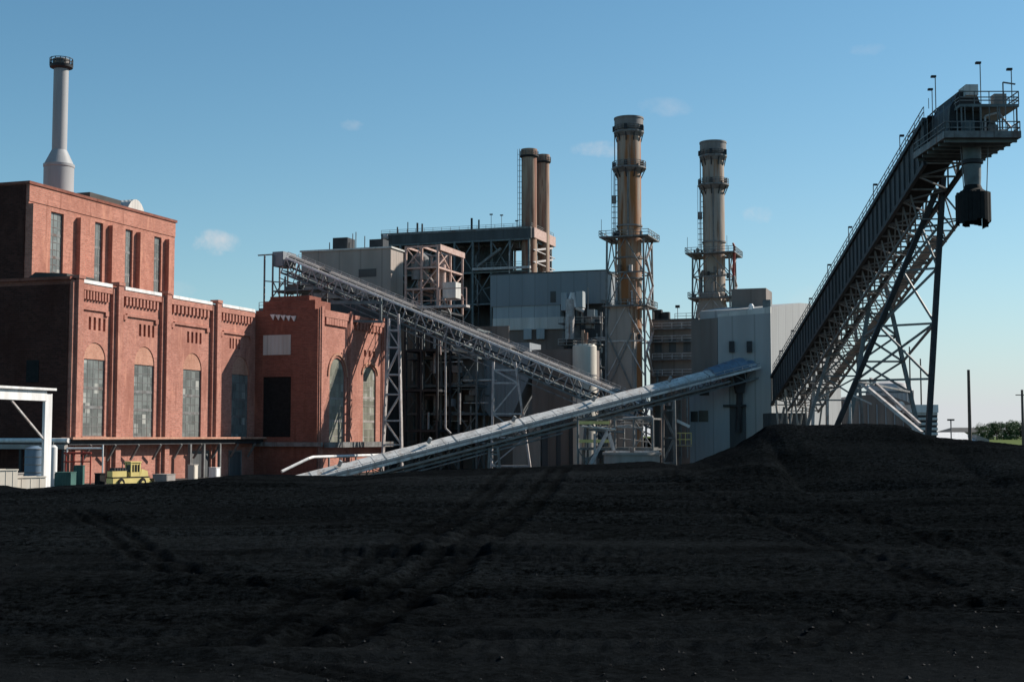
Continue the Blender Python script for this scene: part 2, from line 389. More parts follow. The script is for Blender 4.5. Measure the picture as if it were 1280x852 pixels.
def coal_mat():
    m = bpy.data.materials.new('coal'); m.use_nodes = True
    nt = m.node_tree; N = nt.nodes; L = nt.links; b = N['Principled BSDF']
    b.inputs['Roughness'].default_value = .9; b.inputs['Specular IOR Level'].default_value = 0
    geo = N.new('ShaderNodeNewGeometry')
    def noise(s, d=6, sc=(1, 1, 1), ro=.6):
        mp = N.new('ShaderNodeMapping'); mp.inputs['Scale'].default_value = sc; L.new(geo.outputs['Position'], mp.inputs[0])
        n = N.new('ShaderNodeTexNoise'); n.inputs['Scale'].default_value = s; n.inputs['Detail'].default_value = d; n.inputs['Roughness'].default_value = ro
        L.new(mp.outputs[0], n.inputs['Vector']); return n.outputs['Fac']
    cr = N.new('ShaderNodeValToRGB'); L.new(noise(.12, 8, (.4, 1, 1), .68), cr.inputs[0])
    e = cr.color_ramp.elements; e[0].position = .36; e[0].color = (.0032, .0038, .0043, 1); e[1].position = .66; e[1].color = (.0088, .0104, .0115, 1)
    cr2 = N.new('ShaderNodeValToRGB'); L.new(noise(5, 6, (.7, 1.0, 1), ro=.9), cr2.inputs[0])
    e = cr2.color_ramp.elements; e[0].position = .42; e[0].color = (.15, .15, .15, 1); e[1].position = .62; e[1].color = (2.3, 2.35, 2.4, 1)
    mx = N.new('ShaderNodeMix'); mx.data_type = 'RGBA'; mx.blend_type = 'MULTIPLY'; mx.inputs[0].default_value = 1
    L.new(cr.outputs[0], mx.inputs[6]); L.new(cr2.outputs[0], mx.inputs[7]); at_n = N.new('ShaderNodeAttribute'); at_n.attribute_name = 'rut'
    pk = N.new('ShaderNodeMix'); pk.data_type = 'RGBA'; pk.inputs[7].default_value = (.0026, .0029, .0032, 1)   # rolled, compacted coal
    fm_ = N.new('ShaderNodeMath'); fm_.operation = 'MULTIPLY'; fm_.inputs[1].default_value = .6; L.new(at_n.outputs['Fac'], fm_.inputs[0])
    ad_n = N.new('ShaderNodeAttribute'); ad_n.attribute_name = 'dust'
    dk = N.new('ShaderNodeMix'); dk.data_type = 'RGBA'; dk.blend_type = 'MIX'; dk.inputs[7].default_value = (.0195, .0224, .0246, 1)   # grey fines on the haul road
    fd_ = N.new('ShaderNodeMath'); fd_.operation = 'MULTIPLY'; L.new(ad_n.outputs['Fac'], fd_.inputs[0]); L.new(noise(5, 9, (.6, 1.3, 1), ro=.78), fd_.inputs[1])
    L.new(fd_.outputs[0], dk.inputs[0]); L.new(mx.outputs[2], dk.inputs[6])
    L.new(fm_.outputs[0], pk.inputs[0]); L.new(dk.outputs[2], pk.inputs[6]); L.new(pk.outputs[2], b.inputs['Base Color'])
    bp = N.new('ShaderNodeBump'); bp.inputs['Strength'].default_value = 1; bp.inputs['Distance'].default_value = .2
    L.new(noise(5, 10, ro=.8), bp.inputs['Height']); L.new(bp.outputs[0], b.inputs['Normal'])
    return m
M['coal'] = coal_mat(); me.materials.append(M['coal'])
# loose lumps of coal lying on the pad
rs = np.random.RandomState(3)
nl = 7000
ly = 19 * (95 / 19.) ** (rs.rand(nl) ** 1.2); lx = (rs.rand(nl) - .5) * 2 * (ly * .42 + 4)
cl = fbm(lx * .15, ly * .3, 120, 3); keep = (cl + .35 * rs.rand(nl)) > .12
lx = lx[keep]; ly = ly[keep]; lz = coal_height(lx.copy(), ly.copy())
mb = MB()
OCT = [V3(p) for p in ((1, 0, 0), (-1, 0, 0), (0, 1, 0), (0, -1, 0), (0, 0, 1), (0, 0, -1))]
OF = [(0, 2, 4), (2, 1, 4), (1, 3, 4), (3, 0, 4), (2, 0, 5), (1, 2, 5), (3, 1, 5), (0, 3, 5)]
for x, y, z in zip(lx, ly, lz):
    r = .012 + .045 * random.random() ** 5; th = random.random() * 6; c, s = math.cos(th), math.sin(th)
    vs = [V3((p.x * c - p.y * s, p.x * s + p.y * c, p.z * .7)) * (r * random.uniform(.6, 1.3)) + V3((x, y, z + r * .25)) for p in OCT]
    mb.add(vs, OF)
M['lump'] = mat('coal_lump', (.012, .013, .0142), .75, (.006, .006, .007), 9, spec=.12)
o = mb.build('coal_lumps', M['lump'], recalc=False); kind(o, 'stuff'); o['label'] = 'loose lumps of coal lying on the yard'
# ground sheet to the horizon and the field
gm = mat('yard_ground', (.062, .058, .055), .95, (.04, .038, .036), .08, fine=.4, spec=.1)
mb = MB(); E = 9000
mb.add([(-E, -E, 0), (E, -E, 0), (E, E, 0), (-E, E, 0)], [(0, 1, 2, 3)])
kind(mb.build('ground', gm), 'structure')
fm = mat('field_grass', (.10, .13, .04), .95, (.075, .10, .03), .02, fine=.3, spec=.05)
mb = MB()
FZ = [(330, 0, 118), (430, 5.9, 150), (700, 6.3, 60), (8000, 6.6, -4200)]
for (y0, z0, x0), (y1, z1, x1) in zip(FZ, FZ[1:]):
    mb.add([(x0, y0, z0 + .004), (4200, y0, z0 + .004), (4200, y1, z1 + .004), (x1, y1, z1 + .004)], [(0, 1, 2, 3)])
kind(mb.build('field', fm), 'structure')

# ================================================================== BRICK POWER HOUSE
def window(parent, v, u0, u1, z0, z1, cols, rows, glass='glass', arch=0, frame='steel', depth=.0, t=.14, heavy=()):
    """steel window in the plane v, frame child with a pane under it"""
    f = MB(); w = u1 - u0
    f.fbox(u0, u0 + t, v - .06, v + .06, z0, z1); f.fbox(u1 - t, u1, v - .06, v + .06, z0, z1)
    f.fbox(u0 + t, u1 - t, v - .06, v + .06, z0, z0 + t)
    if not arch: f.fbox(u0 + t, u1 - t, v - .06, v + .06, z1 - t, z1)
    for i in range(1, cols):
        x = u0 + w * i / cols; f.fbox(x - .045, x + .045, v - .045, v + .045, z0 + t, z1 - (0 if arch else t))
    for j in range(1, rows):
        z = z0 + (z1 - z0) * j / rows; k = .22 if j in heavy else .05
        f.fbox(u0 + t, u1 - t, v - .05, v + .05, z - k, z + k)
    pane = MB()
    if arch:
        uc = (u0 + u1) / 2; pts = [P(u0 + .02, v - .02, z0 + .02), P(u1 - .02, v - .02, z0 + .02)]
        pts += [P(uc + (w / 2 - .02) * math.cos(t_), v - .02, z1 + arch * math.sin(t_)) for t_ in [math.pi * i / 12 for i in range(13)]]
        pane.prism(pts, N1 * .03)
        for i in range(12):
            a, b = math.pi * i / 12, math.pi * (i + 1) / 12
            f.bar(P(uc + (w / 2 - t / 2) * math.cos(a), v, z1 + (arch - t / 2) * math.sin(a)), P(uc + (w / 2 - t / 2) * math.cos(b), v, z1 + (arch - t / 2) * math.sin(b)), .1, t)
    else: pane.fbox(u0 + .02, u1 - .02, v - .02, v + .01, z0 + .02, z1 - .02)
    fo = f.build('window', frame, parent)
    pane.build('pane', glass, fo)
    return fo
def arch_poly(u0, u1, zs, rise, n=14):
    uc = (u0 + u1) / 2; h = (u1 - u0) / 2
    return [(uc - h * math.cos(math.pi * i / n), zs + rise * math.sin(math.pi * i / n)) for i in range(n + 1)]
def bay_wall(mb, v0, v1, ua, ub, zbot, ztop, win, slots=None):
    """front leaf of a bay with a notch for an arched window; win = (u0,u1,zsill,zspring,rise)"""
    w0, w1, zs, zp, ri = win
    zt = ztop if not slots else slots[2]
    pts = [(ua, zbot), (w0, zbot)] + arch_poly(w0, w1, zp, ri) + [(w1, zbot), (ub, zbot), (ub, zt), (ua, zt)]
    mb.prism([P(u, v0, z) for u, z in pts], N1 * (v1 - v0))
    mb.fbox(w0, w1, v0, v1, zbot, zs)
    if slots:
        s0, s1, zb, zt2, n = slots
        k = (s1 - s0) / (2 * n - 1); e = [ua] + [x for i in range(n) for x in (s0 + 2 * i * k, s0 + (2 * i + 1) * k)] + [ub]
        for i in range(0, len(e), 2): mb.fbox(e[i], e[i + 1], v0, v1, zb, zt2)
        mb.fbox(ua, ub, v0, v1, zt2, ztop)
H = thing('brick_power_house', 'long red brick power house with arched windows and taller tower block', 'building', P(28, -20, 0))
ZT = fv(85, 351, 0)[1]                      # parapet height of the lower block
UW = fv(321, 397, 0)[0]                     # where the wing starts
DEP = .55                                   # leaf thickness
body = MB().fbox(0, UW, -44, -DEP, 0, ZT - .9)
body.build('rear_wall', 'brick', H)
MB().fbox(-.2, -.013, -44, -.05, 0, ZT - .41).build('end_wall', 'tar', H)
# facade leaf, bay by bay
bays = [(85, 144, 105, 132, 449, 545, 428, (111, 132, 397, 413)), (144, 205, 168, 193, 456, 546, 433, (174, 193, 406, 421)),
        (205, 268, 229, 252, 462, 549, 441, (234, 252, 415, 429)), (268, 321, 290, 311, 468, 552, 446, (287, 300, 423, 436))]
ub_ = [0] + [fv(b[1], 400, 0)[0] for b in bays]; ub_[-1] = UW - .0
leaf = MB()
for i, (xa, xb, w0, w1, yt, yb, ya, sl) in enumerate(bays):
    u0, zt = fv(w0, yt, 0); u1 = fv(w1, yt, 0)[0]; zs = fv((w0 + w1) / 2, yb, 0)[1]; za = fv((w0 + w1) / 2, ya, 0)[1]; zt = fv((w0 + w1) / 2, yt, 0)[1]
    um = (ub_[i] + ub_[i + 1]) / 2
    s0 = fv(sl[0], sl[2], 0)[0]; s1 = fv(sl[1], sl[2], 0)[0]; st = fv((sl[0] + sl[1]) / 2, sl[2], 0)[1]; sb = fv((sl[0] + sl[1]) / 2, sl[3], 0)[1]
    bay_wall(leaf, -DEP, 0, ub_[i], ub_[i + 1], 0, ZT, (u0, u1, zs, zt + .0, za - zt), (s0, s1, sb, st, 4))
    # pale brick blind arch above the steel window
    MB().prism([P(u, -.32, z) for u, z in arch_poly(u0 + .01, u1 - .01, zt + .01, za - zt - .01)], N1 * .2).build('arch_infill', 'brick_pale', H)
    window(H, -.3, u0 + .02, u1 - .02, zs + .02, zt, 4, 8, heavy=(3, 5))
    # stone sill
    MB().fbox(u0 - .3, u1 + .3, .01, .25, zs - .45, zs - .02).build('window_sill', 'brick_pale', H)
    # stepped panel moulding under the frieze
    a, b = ub_[i] + 2.0, ub_[i + 1] - 2.0
    zm = fv((xa + xb) / 2, 383 + (xa - 85) * .165 + 5, 0)[1]
    mo = MB().fbox(a + .8, b - .8, 0, .3, zm, zm + .45).fbox(a, a + .8, 0, .3, zm - .6, zm + .2).fbox(b - .8, b, 0, .3, zm - .6, zm + .2)
    mo.build('brick_moulding', 'brick', H)
    # dentil course
    for k in range(10):
        x = a + (b - a) * (k + .25) / 10
        MB().fbox(x, x + (b - a) / 20, 0, .42, ZT - 2.3, ZT - .95).build('corbel', 'brick', H)
    MB().fbox(a - .5, b + .5, -.1, .5, ZT - .95, ZT + .02).build('parapet', 'brick', H)
    MB().fbox(a - .3, b + .3, -.7, .62, ZT + .03, ZT + .55).build('parapet_cap', 'white', H)
leaf.build('facade_wall', 'brick', H)
for i, u in enumerate([1.3] + ub_[1:-1]):
    w = 1.3 if i else 1.25
    pm = MB().fbox(u - w, u + w, .003, .55, 0, ZT + .2).fbox(u - w * .5, u + w * .5, .55, 1.05, 0, ZT + .5)
    pm.fbox(u - w * .62, u + w * .62, -.4, 1.2, ZT + .5, ZT + 1.0)
    pm.build('pilaster', 'brick', H)
MB().fbox(-.012, -.002, -43, -.01, ZT - .4, ZT + .3).fbox(-.35, .9, -43, .2, ZT + .3, ZT + .75).build('coping', 'brick_dark', H)
# small penthouse roof beside the tower
pp = MB(); vv = fu(40, 352, 2)[0]
pp.prism([P(.8, vv, ZT + .76), P(.8, -1.2, ZT + .76), P(.8, -1.2, ZT + 1.3), P(.8, vv + 1.5, ZT + 1.7)], D1 * 7).build('lean_to_roof', 'roof', H)
# tower block
UT = 1.5
VT, ZTT = fu(33, 230, UT)
UE = fv(222, 279, VT)[0]
tw = MB()
c_ = 1.6   # rounded far corner
pts = [P(UT, VT - 36, 0), P(UT, VT, 0)] + [P(UE - c_ + c_ * math.sin(t), VT - c_ + c_ * math.cos(t), 0) for t in [math.pi / 2 * i / 6 for i in range(7)]] + [P(UE, VT - 36, 0)]
pts = [p + ZZ * (ZT - 2) for p in pts]
wins = [(64, 80, 264, 350), (119, 129, 277, 372), (157, 166, 286, 372), (193, 202, 295, 378)]
tw.prism([p for p in pts], ZZ * (ZTT - ZT + 2 - .01))
tower = tw.build('tower_wall', 'brick_tower', H)
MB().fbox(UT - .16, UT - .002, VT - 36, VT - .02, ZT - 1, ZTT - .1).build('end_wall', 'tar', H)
# outer leaf of the tower so that the windows and the ribs have depth
edges = [UT + .01]; lf = MB()
TD = .5
zb_ = ZT - .5
for (a, b, t, bt) in wins:
    u0, z1 = fv(a, t, VT + TD); u1 = fv(b, t, VT + TD)[0]; z0 = max(zb_, fv((a + b) / 2, bt, VT + TD)[1])
    lf.fbox(edges[-1], u0, VT + .003, VT + TD, zb_, ZTT - 2.6)
    lf.fbox(u0, u1, VT + .003, VT + TD, z1, ZTT - 2.6)
    if z0 > zb_: lf.fbox(u0, u1, VT + .003, VT + TD, zb_, z0)
    window(H, VT + .12, u0 + .02, u1 - .02, z0, z1 - .02, 3, 9, heavy=(3, 6), glass='glass')
    edges.append(u1)
lf.fbox(edges[-1], UE - c_, VT + .003, VT + TD, zb_, ZTT - 2.6)
lf.fbox(UT + .01, UE - c_, VT + .003, VT + .62, ZTT - 2.6, ZTT)
lf.build('tower_facade', 'brick_tower', H)
for a in (35.5, 98, 138, 173, 209):
    u, zt = fv(a, 300, VT + TD)
    zt = ZTT - (2.0 if a > 40 else 1.6)
    w = .62
    MB().fbox(max(UT + .02, u - w), u + w, VT + TD + .002, VT + TD + .85, zb_, zt - 1.4).build('rib', 'brick_tower', H)
MB().fbox(UT - .25, UE - c_ + .3, VT - .6, VT + .8, ZTT + .002, ZTT + .45).fbox(UT - .25, UT + .6, VT - 36, VT - .6, ZTT + .002, ZTT + .45).build('tower_coping', 'brick_dark', H)
# barrel roof ventilator on the tower
u0 = fv(112, 262, VT - 9)[0]; u1 = fv(178, 262, VT - 9)[0]; zt = fv(150, 249, VT - 9)[1]
n = 12; uc = u1 - 3.4; ar = [P(uc + 3.2 * math.cos(math.pi * i / n), VT - 16, ZTT + (zt - ZTT + .5) * math.sin(math.pi * i / n)) for i in range(n + 1)]
MB().prism(ar, N1 * 8).build('roof_ventilator', 'siding_pale', H)
MB().fbox(u0, uc - 3.3, VT - 14, VT - 9, ZTT, zt - .2).build('roof_monitor', 'roof', H)
# door openings and low plant along the foot of the facade
for a, b in ((96, 101), (240, 262), (286, 300)):
    u0 = fv(a, 575, 0)[0]; u1 = fv(b, 575, 0)[0]
    d = MB().fbox(u0, u1, .003, .12, 0, 4.2).build('door', 'siding_dark', H)
    MB().fbox(u0 - .25, u0 - .002, .003, .2, 0, 4.2).fbox(u1 + .002, u1 + .25, .003, .2, 0, 4.2).fbox(u0 - .25, u1 + .25, .003, .2, 4.2, 4.5).build('door_frame', 'steel', d)
# dark window opening in the shaded end wall
v0, z0 = fu(34, 478, 0); v1, z1 = fu(50, 450, 0)
e = MB().fbox(-.29, -.205, v0, v1, z0, z1).build('window', 'black', H)
# service canopy along the facade foot
zc0 = fv(112, 556, 1.6)[1]; zc1 = fv(112, 546, 1.6)[1]
CN = MB().fbox(-2, UW, .62, 2.6, zc1 - .35, zc1).build('canopy', 'brick_pale', H)
MB().fbox(-2, UW, .62, 1.9, zc0, zc1 - .352).build('fascia', 'dark_steel', CN)
for k in range(9):
    u = 3 + k * 6.1
    MB().bar(P(u, .58, zc0 - 2.4), P(u, 2.1, zc0), .3).build('bracket', 'steel', CN)
for u in (fv(238, 580, 2.2)[0], fv(255, 580, 2.2)[0], fv(275, 580, 2.2)[0]):
    MB().fbox(u - .22, u + .22, 1.8, 2.3, 0, zc0 - .002).build('post', 'steel', CN)
# long white pipe in front of the shaded end wall
va, za = fu(-30, 549, -2.5)
pw = thing('pipe_bridge', 'white insulated pipe on dark brackets along the shaded end wall', 'pipe', P(-2.5, -25, 0))
MB().tube(P(-2.5, -34, zc1 - .5), P(-2.5, 2.2, zc1 - .5), .36, 12).build('pipe', 'white', pw)
MB().fbox(-2.9, -2.1, -34, 1.8, zc0 - .55, zc0 + .15).build('tray', 'concrete', pw)
for v in (-30, -22, -14, -6, 1.4): MB().fbox(-2.7, -2.3, v - .2, v + .2, 0, zc0 - .56).build('post', 'dark_steel', pw)

# ------------------------------------------------------------------ chimney on the tower roof
c = at(73, 240, 226); zt = at(77, 74, 226).z
def zpy(py, Y): return at(73, py, Y).z
CH = thing('chimney', 'pale grey steel chimney with flared base on brick tower roof', 'chimney', V3((c.x, c.y, ZTT - .5)))
k = 226 / F
MB().lathe(c, [(0, ZTT - .5), (18.5 * k, ZTT - .5), (18.5 * k, zpy(210, 226))], 32).build('base', 'chimney', CH)
MB().lathe(c, [(18.7 * k, zpy(210, 226)), (19.2 * k, zpy(209, 226)), (19.2 * k, zpy(206, 226)), (18.2 * k, zpy(206, 226)), (9.4 * k, zpy(188, 226))], 32).build('cone', 'chimney', CH)
MB().lathe(c, [(9.2 * k, zpy(188, 226)), (9.2 * k, zpy(86, 226))], 32).build('shaft', 'chimney', CH)
MB().lathe(c, [(9.4 * k, zpy(87, 226)), (14 * k, zpy(85, 226)), (14.6 * k, zpy(82, 226)), (12 * k, zpy(82, 226)), (9.4 * k, zpy(85, 226))], 32).build('platform', 'dark_steel', CH)
MB().lathe(c, [(10.4 * k, zpy(84, 226)), (10.8 * k, zpy(75, 226)), (9.2 * k, zpy(74, 226)), (8.4 * k, zpy(84, 226))], 32).build('lip', 'stack_lip', CH)
railing(MB(), ring_pts(c, 14 * k, zpy(82, 226), 14), 1.1, .05, 9, True).build('railing', 'dark_steel', CH)

# ------------------------------------------------------------------ brick wing
VW, ZW = fu(399, 386, UW)
ZWF = ZW
UWE = fv(481, 410, VW)[0]
W = thing('brick_wing', 'shaded red brick wing jutting from the power house under a conveyor', 'building', P((UW + UWE) / 2, VW / 2, 0))
MB().fbox(UW + .004, UWE, -20, VW - DEP, 0, ZW - .6).build('rear_wall', 'brick', W)
# front leaf with a recessed dark window
a0, z1 = fu(329, 471, UW - .4); a1, z0 = fu(363, 546, UW - .4)
fl = MB().fbox(UW - .4, UW, .01, a0, 0, ZW).fbox(UW - .4, UW, a1, VW - .01, 0, ZW).fbox(UW - .4, UW, a0, a1, z1, ZW).fbox(UW - .4, UW, a0, a1, 0, z0)
fl.build('front_wall', 'brick_dark', W)  # this wall's shade is put into the darker brick colour
MB().fbox(UW - .2, UW - .12, a0 + .02, a1 - .02, z0 + .02, z1 - .02).build('window', 'black', W)
v0, z1 = fu(329, 419, UW - .5); v1, z0 = fu(363, 443, UW - .5)
MB().fbox(UW - .5, UW - .403, v0, v1, z0, z1).build('vent_panel', 'siding_pale', W)
# side leaf, lit by the sun
wb = [(400, 436, 412, 431, 470, 554, 447), (436, 481, 454, 470, 468, 556, 458)]
lf = MB(); ue = [UW, fv(437, 430, VW)[0], UWE]
for i, (xa, xb, w0, w1, yt, yb, ya) in enumerate(wb):
    u0 = fv(w0, yt, VW)[0]; u1 = fv(w1, yt, VW)[0]; m_ = (w0 + w1) / 2
    zt = fv(m_, yt, VW)[1]; zs = fv(m_, yb, VW)[1]; za = fv(m_, ya, VW)[1]
    sl = (fv(w0 + 1, 430, VW)[0], fv(w1 - 1, 430, VW)[0]); sb = fv(m_, 443 + 5 * i - 2, VW)[1]; st = fv(m_, 433 + 5 * i, VW)[1]
    bay_wall(lf, VW - DEP, VW, ue[i], ue[i + 1], 0, ZW, (u0, u1, zs, zt, za - zt), None if i == 0 else (sl[0], sl[1], max(sb, za + .3), max(st, za + 2.0), 3))
    window(W, VW - .3, u0 + .02, u1 - .02, zs + .02, zt, 4, 9, glass='glass_pale', arch=za - zt - .02, frame='concrete', heavy=(3, 6))
    # arch moulding
    am = MB(); hw = (u1 - u0) / 2; uc = (u0 + u1) / 2
    for g in range(12):
        p = [P(uc + hw * 1.22 * math.cos(t), VW + .12, zt + (za - zt + hw * .22) * math.sin(t)) for t in (math.pi * g / 12, math.pi * (g + 1) / 12)]
        am.bar(p[0], p[1], .24, .5)
    am.build('arch_moulding', 'brick_pale', W)
    for k in range(8):
        x = ue[i] + 2 + (ue[i + 1] - ue[i] - 4) * (k + .2) / 8
        MB().fbox(x, x + 1.0, VW, VW + .4, ZW - 2.6, ZW - 1.3).build('corbel', 'brick', W)
    MB().fbox(ue[i] + 1.5, ue[i + 1] - 1.5, VW - .1, VW + .48, ZW - 1.3, ZW + .02).build('parapet', 'brick', W)
lf.build('side_wall', 'brick', W)
for u in (UW + .9, ue[1], UWE - .9):
    MB().fbox(u - .88, u + .88, VW + .003, VW + .22, 0, ZW + .3).fbox(u - .5, u + .5, VW + .22, VW + .42, 0, ZW + .6).build('pilaster', 'brick', W)
# stepped penthouse wall over the front
for a, b, yt in ((330, 395, 376), (337, 386, 370)):
    v0 = fu(a, 390, UW + 3)[0]; v1 = fu(b, 390, UW + 3)[0]; z1 = fu(360, yt, UW + 3)[1]
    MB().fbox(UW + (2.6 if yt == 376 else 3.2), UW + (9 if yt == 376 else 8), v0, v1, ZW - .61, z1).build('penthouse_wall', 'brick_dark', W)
# sunlit scalloped flashing where the parapet meets the wing
for k in range(5):
    v0, z0 = fu(341 + k * 6.5, 399 + k * .5, UW - .5)
    MB().prism([P(UW - .42, v0 - .5, z0 + .9), P(UW - .42, v0 + .55, z0 + .9), P(UW - .42, v0 + .15, z0 - .1)], D1 * -.3).build('flashing', 'white', W)
zc = fv(440, 552, VW + 1)[1]
MB().fbox(UW + .5, UWE + 2, VW + .96, VW + 1.9, zc - 1.0, zc).build('cable_ledge', 'steel', W)
MB().fbox(UW - 1.3, UW - .42, .1, VW + 1.2, zc - .8, zc).build('cable_ledge', 'steel', W)
# pipe at the foot of the wing
wp = thing('steam_pipe', 'white lagged steam pipe low on the lit wing wall', 'pipe', P(UW, VW + 3, 0))
a = at(352, 589, 232); b = at(385, 573, 236); c2 = at(391, 571, 238); d = at(485, 568, 262)
MB().path([a, b, c2, d], .26, 12).build('pipe', 'white', wp)
for t in (.2, .55, .9):
    p = c2.lerp(d, t); MB().bar(V3((p.x, p.y, 0)), p - ZZ * .27, .25).build('support', 'steel', wp)

# ================================================================== YARD ON THE LEFT
g = at(57, 606, 176); g.z = 0; gt = at(57, 488, 176).z
GA = thing('portal_gantry', 'white painted steel portal gantry in front of the shaded brick wall', 'gantry', g)
gb = at(57, 501, 176).z
MB().box(g + ZZ * (gt / 2 - .2), D1 * .7, N1 * .2, ZZ * (gt / 2 - .2)).build('post', 'white', GA)
g2 = g - D1 * 34
MB().box(g2 + ZZ * (gt / 2 - .2), D1 * .7, N1 * .2, ZZ * (gt / 2 - .2)).build('post', 'white', GA)
MB().box((g + g2) / 2 + ZZ * ((gt + gb) / 2), D1 * 16.5, N1 * .28, ZZ * ((gt - gb) / 2)).build('beam', 'white', GA)
MB().box((g + g2) / 2 + ZZ * (gt + .16), D1 * 17.9, N1 * .7, ZZ * .15).build('top_flange', 'white', GA)
MB().bar(g - D1 * .3 + ZZ * (gt - 6.5), g - D1 * 7 + ZZ * (gb - .1), .22).build('brace', 'pale_steel', GA)
for q_ in (g, g2):
    b = q_ - N1 * 9
    MB().box(b + ZZ * (gt / 2 - .2), D1 * .7, N1 * .2, ZZ * (gt / 2 - .2)).build('post', 'white', GA)
    MB().bar(q_ - N1 * .5 + ZZ * (gt - .6), b + N1 * .5 + ZZ * (gt - .6), .4, .7).build('cross_beam', 'white', GA)
# tank and cylinder beside the gantry
t = at(42, 606, 186); t.z = 0; z1 = at(42, 557, 186).z
BT = thing('storage_tank', 'blue grey upright tank behind the white gantry post', 'tank', t)
MB().lathe(t, [(0, .2), (1.25, .2), (1.25, z1 - .4), (.5, z1), (0, z1)], 28).build('shell', 'blue', BT)
for k in range(5): MB().lathe(t, [(1.26, 1 + k * 1.05), (1.31, 1 + k * 1.05), (1.31, 1.12 + k * 1.05), (1.26, 1.12 + k * 1.05)], 28).build('band', 'steel', BT)
t = at(65, 606, 190); t.z = 0; z1 = at(65, 556, 190).z
WT = thing('white_silo', 'narrow white cylinder standing right of the gantry post', 'silo', t)
MB().lathe(t, [(0, 0), (.62, 0), (.62, z1 - .3), (.3, z1), (0, z1)], 24).build('shell', 'white', WT)
MB().tube(V3((t.x, t.y, z1 - .05)), V3((t.x, t.y, z1 + .5)), .12).build('vent', 'steel', WT)
# skips / bins
def skip(px, Y, w, h, d, m, label, yaw=.9, z=0):
    p = at(px, 600, Y); p.z = z
    r = thing('skip', label, 'skip', p, None)
    x = V3((math.cos(yaw), math.sin(yaw), 0)); y = V3((-math.sin(yaw), math.cos(yaw), 0))
    q_ = MB()
    for s_ in (-1, 1):
        q_.box(p + y * (s_ * (d / 2 - .05)) + ZZ * (h / 2), x * (w / 2), y * .05, ZZ * (h / 2))
        q_.box(p + x * (s_ * (w / 2 - .05)) + ZZ * (h / 2), x * .05, y * (d / 2 - .1), ZZ * (h / 2))
    q_.box(p + ZZ * .08, x * (w / 2 - .1), y * (d / 2 - .1), ZZ * .06)
    q_.build('shell', m, r)
    e = MB()
    for s_ in (-1, 1):
        e.bar(p + y * (s_ * (d / 2 + .04)) - x * (w / 2) + ZZ * h, p + y * (s_ * (d / 2 + .04)) + x * (w / 2) + ZZ * h, .14)
        e.bar(p + x * (s_ * (w / 2 + .04)) - y * (d / 2) + ZZ * h, p + x * (s_ * (w / 2 + .04)) + y * (d / 2) + ZZ * h, .14)
    e.build('rim', m, r)
    for k in (-.3, 0, .3):
        MB().box(p + x * (k * w) - y * (d / 2 + .021) + ZZ * (h / 2), x * .04, y * .02, ZZ * (h / 2 - .1)).build('rib', m, r)
    return r
skip(0, 168, 3.2, 2.9, 2.6, 'cream', 'tan skip at the far left edge of the yard')
skip(33, 172, 4.2, 1.9, 2.0, 'cream', 'low cream skip left of the white gantry post')
skip(17, 178, 1.6, 2.2, 1.8, 'concrete', 'grey skip between the two cream skips', -.3)
skip(125, 184, .95, 2.0, 1.0, 'black', 'narrow black bin beside the yellow loader', -.5)
# green container
def container(px, Y, w, h, d, m, label, yaw=0.0):
    p = at(px, 600, Y); p.z = 0
    r = thing('container', label, 'container', p)
    x = V3((math.cos(yaw), math.sin(yaw), 0)); y = V3((-math.sin(yaw), math.cos(yaw), 0))
    MB().box(p + ZZ * (h / 2 + .1), x * (w / 2), y * (d / 2), ZZ * (h / 2 - .1)).build('body', m, r)
    ri = MB()
    n = int(w / .35)
    for i in range(n + 1): ri.box(p + x * (-w / 2 + w * i / n) - y * (d / 2 + .03) + ZZ * (h / 2 + .1), x * .06, y * .03, ZZ * (h / 2 - .2))
    ri.build('rib', m, r)
    MB().box(p + ZZ * (h + .04), x * (w / 2 + .06), y * (d / 2 + .06), ZZ * .035).build('lid', m, r)
    return r
container(82, 186, 2.1, 2.1, 2.4, 'green', 'dark green container by the foot of the brick corner')
container(99, 191, 1.2, 2.9, 1.0, 'green', 'tall green cabinet beside the red pipework')
# red pipe frame
p = P(3, 5, 0)
RP = thing('pipework', 'red and white pipework frame against the brick corner', 'pipework', p)
for i, (a, h) in enumerate(((82, 5.0), (92, 4.6), (103, 4.9), (113, 4.2), (128, 5.8))):
    q_ = at(a, 590, 193); q_.z = 0
    MB().tube(q_, q_ + ZZ * h, .11).build('upright', 'red' if i < 4 else 'white', RP)
a = at(80, 566, 193); b = at(114, 566, 193)
MB().tube(a, b, .16).tube(a - ZZ * 1.2, b - ZZ * 1.2, .1).build('cross_pipe', 'red', RP)
a = at(84, 560, 193); b = at(128, 560, 193)
MB().path([a - ZZ * .8, a, b], .13).build('white_pipe', 'white', RP)
